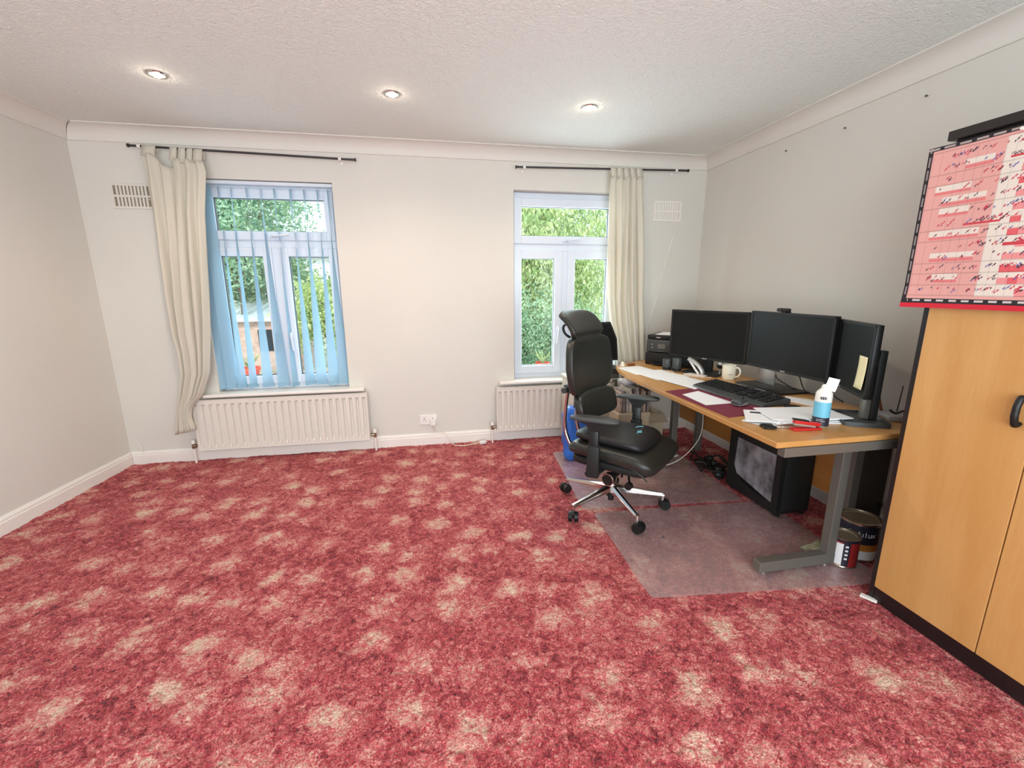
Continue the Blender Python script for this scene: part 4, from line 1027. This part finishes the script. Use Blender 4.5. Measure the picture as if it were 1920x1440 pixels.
# ------------------------------------------------------------ side cabinet with trays left of the desk
def side_cabinet():
    t=thing('side_cabinet','low pale cabinet behind the office chair below the window','cabinet',(1.30,3.41,0))
    M['palec']=mat('pale_cream_laminate',(.60,.55,.45),.5)
    bm=bm_new(); box(bm,-.19,.12,-.17,.16,.05,.60,.004); obj('carcass',bm,'palec',t)
    bm=bm_new(); box(bm,-.20,.125,-.178,.17,.60,.622,.004); obj('top',bm,'palec',t)
    for k in range(2):
        bm=bm_new(); box(bm,-.187+.155*k,-.036+.155*k,-.184,-.170,.06,.59,.003); d_=obj('door',bm,'palec',t)
        bm=bm_new(); cyl(bm,(-.05+.035*k,-.184,.45),(-.05+.035*k,-.20,.45),.010,seg=12); obj('knob',bm,'silver',d_,40)
    bm=bm_new(); box(bm,-.18,.11,-.15,.15,0.006,.05); obj('plinth',bm,'blackm',t)
    for k,(lab,zz) in enumerate((('grey letter tray on the low cabinet, lower of two',.6225),('black letter tray on the low cabinet, upper of two',.668))):
        s=thing('letter_tray',lab,'letter tray',(1.36,3.38,zz)); m='dark' if k else 'steel'
        bm=bm_new(); box(bm,-.17,.14,-.10,.10,0,.005,.001); obj('tray_floor',bm,m,s)
        bm=bm_new(); box(bm,-.17,.14,-.102,-.098,.0,.036,.001); box(bm,-.17,.14,.098,.102,0,.036,.001); box(bm,-.172,-.168,-.10,.10,0,.036,.001); box(bm,.138,.142,-.10,.10,0,.044,.001); obj('tray_wall',bm,m,s)
    p=thing('paper','loose white papers in the upper letter tray','paper',(1.36,3.38,.675)); 
    bm=bm_new(); box(bm,-.15,.13,-.09,.09,0,.006,.001); obj('sheaf',bm,'paper',p)
    q=thing('pen','black pen lying across the papers in the letter tray','pen',(1.40,3.30,.6865),R(20)); bm=bm_new(); cyl(bm,(-.06,0,0),(.06,0,0),.005,seg=10); obj('barrel',bm,'blackp',q,40)
    bm=bm_new(); cyl(bm,(.06,0,0),(.072,0,0),.004,.001,10); obj('tip',bm,'silver',q,40)
side_cabinet()
def far_monitor():
    t=thing('monitor','dark monitor with a slanted corner behind the chair, before the window','monitor',(1.405,3.535,.623),R(8))
    bm=bm_new(); P=[(-.20,.10),(-.20,.435),(.115,.435),(.185,.29),(.205,.10)]
    prism(bm,P,-.012,.012,lambda c:(c.x,c.z,c.y)); bmesh.ops.bevel(bm,geom=bm.edges[:],offset=.003,segments=1,affect='EDGES'); obj('housing',bm,'blackm',t)
    bm=bm_new(); P=[(-.18,.12),(-.18,.415),(.103,.415),(.167,.285),(.185,.12)]; prism(bm,P,-.0135,-.0118,lambda c:(c.x,c.z,c.y)); obj('screen',bm,'screen',t)
    bm=bm_new(); box(bm,-.03,.03,.01,.03,.01,.2,.004); box(bm,-.10,.10,-.03,.08,0,.012,.004); obj('stand',bm,'blackp',t)
far_monitor()
def crate():
    t=thing('file_crate','open wire crate of brown and grey files beside the far end of the desk','crate',(1.50,3.12,.36))
    return t
# plastic crate of files on a small stool
def file_stack():
    t=thing('storage_box','upright grey storage box behind the far armrest','storage box',(1.42,2.90,.014))
    bm=bm_new(); box(bm,-.12,.12,-.085,.085,0,.44,.006); obj('box_body',bm,'card',t)
    bm=bm_new(); box(bm,-.125,.125,-.09,.09,.43,.45,.004); obj('rim',bm,'card',t)
    cols=[(.30,.22,.16),(.16,.12,.11),(.34,.28,.24),(.45,.38,.30),(.20,.16,.16),(.36,.30,.27),(.28,.18,.13)]
    for k in range(9):
        c=cols[k%7]; f=thing('folder','upright brown or grey folder in the row behind the far armrest','folder',(1.315+.0265*k,2.90,.4645),R(rr.uniform(-3,3)),'folders standing behind the far armrest')
        bm=bm_new(); hh=.17+rr.uniform(-.02,.02); tl=rr.uniform(-.06,.06)
        m=Matrix.Rotation(tl,4,'Y'); box(bm,-.010,.010,-.078,.078,.001,hh,.003,m); obj('cover',bm,mat('folder_cover',c,.6,var=.35,vscale=30),f)
file_stack()
bm=bm_new(); pad(bm,.07,.05,.028,lambda p:(p.x+.006*math.sin(50*p.y),p.y,p.z+.006*math.sin(60*p.x)),e1=.8,e2=.7); o=obj('grey_plastic_bag',bm,'cellotape',None,60); o.location=(1.40,2.90,.682); tag(o,'crumpled grey plastic bag resting on the folders','bag')
def blue_bag(x,y,lab,s,hh):
    bm=bm_new(); pad(bm,.15*s,.11*s,hh/2,lambda p:(p.x+.012*math.sin(38*p.z+9*p.y),p.y+.012*math.sin(31*p.x+20*p.z),p.z+hh/2+.010*math.sin(45*p.x)),e1=.45,e2=.6,nu=40,nv=22)
    o=obj('blue_bag',bm,'blue',None,60); o.location=(x,y,.014); tag(o,lab,'bag')
blue_bag(1.10,3.36-.22,'bright blue plastic bag on the floor behind the chair back',.72,.44)
def carton():
    t=thing('cardboard_box','open brown cardboard box on the floor behind the far armrest','cardboard box',(1.66,3.165,.014),R(0))
    bm=bm_new(); a=.13;b=.11;h=.36
    for x in (-a,a): box(bm,x-.002,x+.002,-b,b,0,h)
    for y in (-b,b): box(bm,-a,a,y-.002,y+.002,0,h)
    box(bm,-a,a,-b,b,0,.004); obj('box_body',bm,'card',t)
    for s,ang in ((-1,35),(1,-20)):
        bm=bm_new(); m=Matrix.Translation((0,s*b,h))@Matrix.Rotation(R(ang*1.0),4,'X'); box(bm,-a,a,0 if s>0 else -.09,.09 if s>0 else 0,-.0015,.0015,0,m); obj('flap',bm,'card',t)
carton()
def cabinet_small_items():
    t=thing('trinket','small pale figurine beside the letter trays','ornament',(1.47,3.22,.7305))
    t.location=(1.50,3.22,.7305); bm=bm_new(); lathe(bm,[(.018,0),(.02,.01),(.012,.02),(.014,.03),(.0001,.04)],seg=16); obj('figure',bm,'cream',t,60)
    u=thing('wooden_block','small brown block at the far left corner of the desktop','block',(1.58,3.235,.7305),R(10)); bm=bm_new(); box(bm,-.03,.03,-.012,.012,0,.018,.003); obj('block_body',bm,'stick',u)
cabinet_small_items()

# ------------------------------------------------------------ wardrobe and wall planner
def wardrobe():
    t=thing('wardrobe','tall beech-fronted wardrobe with black carcass at the right','wardrobe',(1.845,.60,.012))
    W_,Dp,H_=.765,.555,1.865
    bm=bm_new(); box(bm,.0,Dp,W_-.020,W_,0,H_-.03,.001); obj('side_panel',bm,'wardedge',t)
    bm=bm_new(); box(bm,.0,Dp,0,.020,0,H_-.03,.001); obj('side_panel',bm,'wardedge',t)
    bm=bm_new(); box(bm,-.022,Dp,-.012,W_+.016,H_-.032,H_,.003); obj('top_panel',bm,'wardedge',t)
    bm=bm_new(); box(bm,Dp-.008,Dp-.001,.02,W_-.02,.07,H_-.04); obj('back_board',bm,'wardedge',t)
    bm=bm_new(); box(bm,.004,.020,.02,W_-.02,0,.068,.001); obj('plinth',bm,'wardedge',t)
    for k,(a,b) in enumerate(((.384,W_-.021),(.021,.380))):
        bm=bm_new(); box(bm,-.004,.014,a,b,.070,H_-.045,.0015); dr=obj('door',bm,'beech',t)
        y=a+.035 if k==0 else b-.035
        bm=bm_new(); tube(bm,[(-.004,y,.985),(-.020,y,.990),(-.030,y,.965),(-.031,y,.945),(-.030,y,.925),(-.020,y,.900),(-.004,y,.905)],.0075,10,5,rx=1.3); obj('handle',bm,'blackp',dr,60)
    bm=bm_new(); box(bm,.0,.016,.02,W_-.02,H_-.044,H_-.032,.001); obj('head_rail',bm,'wardedge',t)
wardrobe()
def planner():
    t=thing('wall_planner','large pink and white wall planner chart with black dashed border pinned over the wardrobe','wall planner',(1.822,1.425,1.27))
    Wd,H_=.98,.562; NX,NZ=392,168
    img=np.zeros((NZ,NX,3)); X,Z=np.meshgrid((np.arange(NX)+.5)/NX*Wd,(np.arange(NZ)+.5)/NZ*H_)   # X from left edge, Z up
    pink=(.74,.37,.33); cream=(.78,.69,.60); redc=(.72,.07,.09); mid=(.80,.27,.27)
    img[:]=pink
    rg=np.random.default_rng(5)
    rows=13; z0,z1=.045,.540; rh=(z1-z0)/rows; cw=.026
    def fill(x0,x1,za,zb,c,a=1.):
        m=(X>=x0)&(X<x1)&(Z>=za)&(Z<zb); img[m]=img[m]*(1-a)+np.array(c)*a
    for r_ in range(rows):
        zb=z0+rh*r_
        # white day strip runs down the sheet; bookings (red) either side
        for c_ in range(2,int(Wd/cw)):
            x=.018+cw*c_
            wk=(x>.20+.0*r_ and x<.27)
            if wk: fill(x,x+cw,zb,zb+rh,cream)
            elif x>.27:
                v=rg.random(); fill(x,x+cw,zb+rh*.55,zb+rh,cream); fill(x,x+cw,zb+rh*.0,zb+rh*.5,mid if v<.6 else redc, .85)
                if v>.8: fill(x,x+cw,zb,zb+rh,cream)
        st=rg.uniform(.03,.13); en=st+rg.uniform(.05,.16)
        if r_ in (1,3,5,7,8,9,11):
            fill(st,min(en,.2),zb+rh*.45,zb+rh*.95,cream); fill(st,min(en,.2),zb+rh*.15,zb+rh*.42,redc,.55)
    # hand-written ticks
    for k in range(1300):
        x=rg.uniform(.05,Wd-.02); r_=rg.integers(0,rows); zb=z0+rh*(r_+rg.uniform(.4,.75)); L_=rg.uniform(.004,.012); c=(.08,.04,.06) if rg.random()<.45 else ((.55,.04,.07) if rg.random()<.8 else (.12,.12,.35))
        if x<.2 and rg.random()<.6: continue
        m=(np.abs((Z-zb)-(X-x)*.9)<.0022)&(np.abs(X-x)<L_*.6); img[m]=c
    for k in range(14):
        x=rg.uniform(.06,Wd-.1); r_=rg.integers(3,rows); zb=z0+rh*(r_+.2); fill(x,x+rg.uniform(.03,.08),zb,zb+.008,(.6,.05,.07))
    # grid lines
    for r_ in range(rows+1): m=np.abs(Z-(z0+rh*r_))<.0012; img[m&(X>.018)&(Z>z0-.002)&(Z<z1+.002)]*=.72
    for c_ in range(int(Wd/cw)+1): m=np.abs(X-(.018+cw*c_))<.0011; img[m&(Z>z0)&(Z<z1)]*=.86
    # black border with pale dashes, red foot strip
    bl=(.015,.012,.015); img[(X<.015)]=bl; img[Z>H_-.015]=bl; img[(Z<.033)&(Z>=.018)]=bl
    img[((X>.005)&(X<.010)&((Z*22)%1<.72)&(Z>.04))]=(.30,.24,.24)
    img[((Z>H_-.010)&(Z<H_-.005)&((X*22)%1<.72))]=(.42,.34,.32)
    img[((Z<.029)&(Z>.023)&((X*26)%1<.6)&(X>.02))]=(.62,.55,.52)
    img[Z<.018]=(.62,.012,.035)
    # mesh: one face per printed cell
    xs=np.linspace(0,Wd,NX+1); zs=np.linspace(0,H_,NZ+1); XX,ZZ=np.meshgrid(xs,zs)
    bend=-.006*np.sin(XX*5)*np.sin(ZZ/H_*PI) - .010*np.clip((.15-XX)/.15,0,1)**2 -.008*np.clip((.10-ZZ)/.10,0,1)**2
    lean = .020*(ZZ/H_)*np.clip((.2-XX)/.2,0,1)
    co=np.stack([bend,-XX+lean*0,ZZ+.0],-1).reshape(-1,3)
    idx=np.arange((NX+1)*(NZ+1)).reshape(NZ+1,NX+1); q=np.stack([idx[:-1,:-1],idx[:-1,1:],idx[1:,1:],idx[1:,:-1]],-1).reshape(-1,4)
    me=bpy.data.meshes.new('printed_sheet'); me.vertices.add(len(co)); me.vertices.foreach_set('co',co.ravel().astype(np.float32))
    me.loops.add(q.size); me.loops.foreach_set('vertex_index',q.ravel().astype(np.int32)); me.polygons.add(len(q)); me.polygons.foreach_set('loop_start',(np.arange(len(q))*4).astype(np.int32)); me.update()
    me.polygons.foreach_set('use_smooth',np.ones(len(q),bool))
    ca=me.color_attributes.new('print','FLOAT_COLOR','CORNER'); col=np.ones((len(q),4,4)); col[:,:,:3]=img.reshape(-1,1,3); ca.data.foreach_set('color',col.ravel().astype(np.float32))
    m,N,L,b=nt('planner_print'); setp(b,Roughness=.35); a=N.new('ShaderNodeVertexColor'); a.layer_name='print'; L.new(a.outputs[0],b.inputs['Base Color']); me.materials.append(m)
    o=bpy.data.objects.new('printed_sheet',me); C.objects.link(o); o.parent=t
    bm=bm_new()
    for y in (.26,.62):
        cyl(bm,(-.012,-y,H_-.012),(.0,-y,H_-.012),.005,seg=12)
    obj('drawing_pin',bm,'whitep',t,40)
planner()
# small nail heads on the right wall
for y,z_,lab in ((2.827,2.240,'small dark nail high on the right wall, farthest from the wardrobe'),(2.392,2.242,'small dark nail high on the right wall, middle one'),(1.961,2.247,'small dark nail high on the right wall, nearest the wardrobe')):
    bm=bm_new(); cyl(bm,(0,0,0),(-.012,0,0),.002,seg=8); cyl(bm,(-.010,0,0),(-.013,0,0),.005,seg=12)
    o=obj('nail',bm,'dark',None,40); o.location=(XR,y,z_); tag(o,lab,'nail')

# ------------------------------------------------------------ garden seen through the windows
def garden():
    GZ=-.55
    M['lawn']=mat('garden_ground',(.42,.40,.30),.9,var=.35,vscale=3)
    bm=bm_new(); box(bm,-30,30,D+.3,45,GZ-.1,GZ); g=obj('ground',bm,'lawn'); g['kind']='structure'
    def leafm(name,c1,c2):
        m,N,L,b=nt(name); setp(b,Roughness=.5); out=N['Material Output']
        tc=N.new('ShaderNodeTexCoord'); n=N.new('ShaderNodeTexNoise'); n.inputs['Scale'].default_value=3.5; n.inputs['Detail'].default_value=6
        r_=N.new('ShaderNodeValToRGB'); e=r_.color_ramp.elements; e[0].position=.35; e[1].position=.65; e[0].color=(*c1,1); e[1].color=(*c2,1)
        L.new(tc.outputs['Object'],n.inputs[0]); L.new(n.outputs[0],r_.inputs[0]); L.new(r_.outputs[0],b.inputs['Base Color'])
        t=N.new('ShaderNodeBsdfTranslucent'); L.new(r_.outputs[0],t.inputs[0]); mx=N.new('ShaderNodeMixShader'); mx.inputs[0].default_value=.35
        L.new(b.outputs[0],mx.inputs[1]); L.new(t.outputs[0],mx.inputs[2]); L.new(mx.outputs[0],out.inputs[0]); return m
    M['leafa']=leafm('bright_leaves',(.28,.42,.14),(.80,.85,.45)); M['leafb']=leafm('dark_leaves',(.14,.28,.14),(.50,.62,.34)); M['leafc']=leafm('blue_green_leaves',(.16,.32,.20),(.58,.74,.48))
    M['bark']=mat('bark',(.16,.11,.07),.9,bump=.5,bscale=20)
    def tree(label,c,rx,ry,rz,n,size,m,seed,trunk=True,droop=0,name='tree'):
        g=np.random.default_rng(seed); t=thing(name,label,'tree',(c[0],c[1],GZ))
        cz=c[2]-GZ
        # clumpy crown: leaves scattered round cluster centres
        nc=max(20,n//90); d=g.normal(size=(nc,3)); d/=np.linalg.norm(d,axis=1)[:,None]; cc=d*(g.random((nc,1))**.45)*np.array([rx,ry,rz])+[0,0,cz]
        k=g.integers(0,nc,n); P_=cc[k]+g.normal(size=(n,3))*np.array([rx,ry,rz])*.13
        P_[:,2]=np.maximum(P_[:,2],.05)
        a=g.normal(size=(n,3)); a[:,2]-=droop*2.5; a/=np.linalg.norm(a,axis=1)[:,None]; b=np.cross(a,g.normal(size=(n,3))); b/=np.linalg.norm(b,axis=1)[:,None]
        s=size*(.6+.8*g.random((n,1))); w_=.38
        V=np.stack([P_-a*s,P_+b*s*w_,P_+a*s,P_-b*s*w_],1).reshape(-1,3)
        me=bpy.data.meshes.new('foliage'); me.vertices.add(len(V)); me.vertices.foreach_set('co',V.ravel().astype(np.float32)); F=np.arange(len(V)).astype(np.int32)
        me.loops.add(len(F)); me.loops.foreach_set('vertex_index',F); me.polygons.add(n); me.polygons.foreach_set('loop_start',(np.arange(n)*4).astype(np.int32)); me.update(); me.materials.append(M[m])
        o=bpy.data.objects.new('foliage',me); C.objects.link(o); o.parent=t; o['kind']='stuff'
        bm=bm_new(); tube(bm,[(0,0,0),(.05,.02,cz*.5),(-.04,.0,cz),(.02,0,cz+rz*.4)],[.07*max(rx,.8)*.6,.02],10,4)
        for q in range(7):
            e=cc[g.integers(0,nc)]; tube(bm,[(0,0,cz*.45),tuple(np.array([e[0]*.4,e[1]*.4,cz*.5+(e[2]-cz*.4)*.5])),tuple(e)],[.025*max(rx,.8)*.6,.008],7,3)
        obj('trunk',bm,'bark',t,60)
    tree('weeping bright green tree filling the right window',(2.0,8.6,2.1),2.3,1.1,2.5,60000,.042,'leafa',1,droop=.8)
    tree('light green hedge shrub low outside the right window',(1.6,7.4,.35),1.7,.5,1.0,26000,.030,'leafc',2,name='shrub')
    tree('broad dark green tree outside the left window, left of the open sky',(-4.35,11.5,3.5),1.75,1.6,2.1,26000,.055,'leafc',3)
    tree('bushy mid green tree behind the shed outside the left window',(-5.0,13.5,1.7),1.9,1.2,1.5,22000,.055,'leafb',4)
    tree('yellow-green bush right of centre outside the left window',(-2.35,11.0,.75),1.05,.7,.85,8000,.055,'leafa',5,name='shrub')
    tree('small bright green sapling close to the left window',(-4.05,9.3,.55),.35,.35,.9,2200,.05,'leafa',6,name='shrub')
    # pale roofed shed
    sh=thing('garden_shed','low garden shed with pale ribbed roof outside the left window','shed',(-4.05,12.0,GZ))
    M['shedwall']=mat('shed_brick',(.52,.36,.30),.8,var=.2,vscale=12); M['roofp']=mat('pale_roof',(.66,.68,.68),.6)
    bm=bm_new(); box(bm,-1.1,1.1,-.8,.8,0,1.15); obj('wall',bm,'shedwall',sh)
    bm=bm_new(); prism(bm,[(-1.25,0),(1.25,0),(1.25,.05),(-1.25,.05)],0,1,lambda c:(c.x,-.95+c.z*1.9,1.15+.38*c.z+c.y)); obj('roof',bm,'roofp',sh)
    for k in range(14):
        bm=bm_new(); x=-1.2+.185*k; prism(bm,[(x,.05),(x+.05,.05),(x+.025,.08)],0,1,lambda c:(c.x,-.95+c.z*1.9,1.15+.38*c.z+c.y)); obj('roof_rib',bm,'roofp',sh)
    bm=bm_new(); box(bm,-.9,-.35,-.83,-.80,.1,1.0); obj('door',bm,'trim',sh); bm=bm_new(); box(bm,.1,.8,-.82,-.80,.45,.95); obj('window',bm,'screen',sh)
    # pale house beyond
    h=thing('house','white rendered house far behind the trees outside the left window','house',(-4.2,21,GZ))
    M['render']=mat('white_render',(.80,.80,.78),.8); M['tile']=mat('grey_slate',(.30,.30,.33),.7)
    bm=bm_new(); box(bm,-1.6,2.2,0,5,0,3.2); obj('wall',bm,'render',h)
    bm=bm_new(); prism(bm,[(-1.9,3.2),(2.5,3.2),(2.5,3.28),(-1.9,3.28)],-.3,5.3,lambda c:(c.x,c.z,c.y)); obj('flat_roof',bm,'tile',h)
    for x in (-1.0,.2,1.3):
        bm=bm_new(); box(bm,x-.3,x+.3,-.04,.0,1.5,2.5); wn_=obj('window',bm,'upvc',h)
        for s in (-1,1): bm=bm_new(); box(bm,x-.02+s*.14-.11,x+.02+s*.14+.11,-.05,-.039,1.57,2.43); obj('pane',bm,'screen',wn_)
    # brick paving and pots near the shed
    pv=thing('brick_paving','pinkish brick paving outside the left window','paving',(-3.2,9.0,GZ))
    M['paver']=mat('pink_paver',(.62,.42,.36),.8,var=.3,vscale=9)
    bm=bm_new(); box(bm,-1.5,1.5,-1.6,1.6,.0,.02); obj('joint_bed',bm,'roofp',pv)
    me=None
    for i in range(14):
        for j in range(10):
            if me is None:
                bm=bm_new(); box(bm,-.098,.098,-.15,.15,.0,.04); q=obj('brick',bm,'paver',pv); me=q.data
            else: q=bpy.data.objects.new('brick',me); C.objects.link(q); q.parent=pv
            q.location=(-1.4+.21*i,-1.45+.32*j,.002*((i*7+j*3)%4)); 
    def pot(x,y,z,r,lab,m):
        t=thing('plant_pot',lab,'plant pot',(x,y,z)); bm=bm_new(); lathe(bm,[(r*.7,0),(r,r*1.6),(r*1.1,r*1.6),(r*1.1,r*1.9),(r*.95,r*1.9),(r*.9,r*1.4),(.0001,r*1.4)],seg=24); obj('pot_body',bm,m,t,40)
        bm=bm_new(); 
        for k in range(14):
            a=rr.uniform(0,6.3); tube(bm,[(0,0,r*1.4),(.4*r*math.cos(a),.4*r*math.sin(a),r*2.3),(r*1.1*math.cos(a),r*1.1*math.sin(a),r*(2.6+rr.random()))],.008,5,3)
        obj('plant',bm,'leafa',t)
    M['redpot']=mat('orange_red_pot',(.75,.10,.05),.5)
    pot(1.66,6.35,.05,.10,'orange-red plant pot outside the right window','redpot')
    pot(-3.55,9.4,GZ+.04,.17,'red plant pot on the brick paving','redpot')
    pot(-2.9,9.8,GZ+.04,.19,'pale plant pot on the brick paving','trim')
    wl_=thing('garden_wall','low white garden wall under the right-hand shrub','garden wall',(1.7,6.35,GZ)); bm=bm_new(); box(bm,-1.2,1.2,-.1,.1,0,.53); obj('wall_body',bm,'render',wl_); bm=bm_new(); box(bm,-1.25,1.25,-.14,.14,.53,.598,.01); obj('coping',bm,'trim',wl_)
garden()
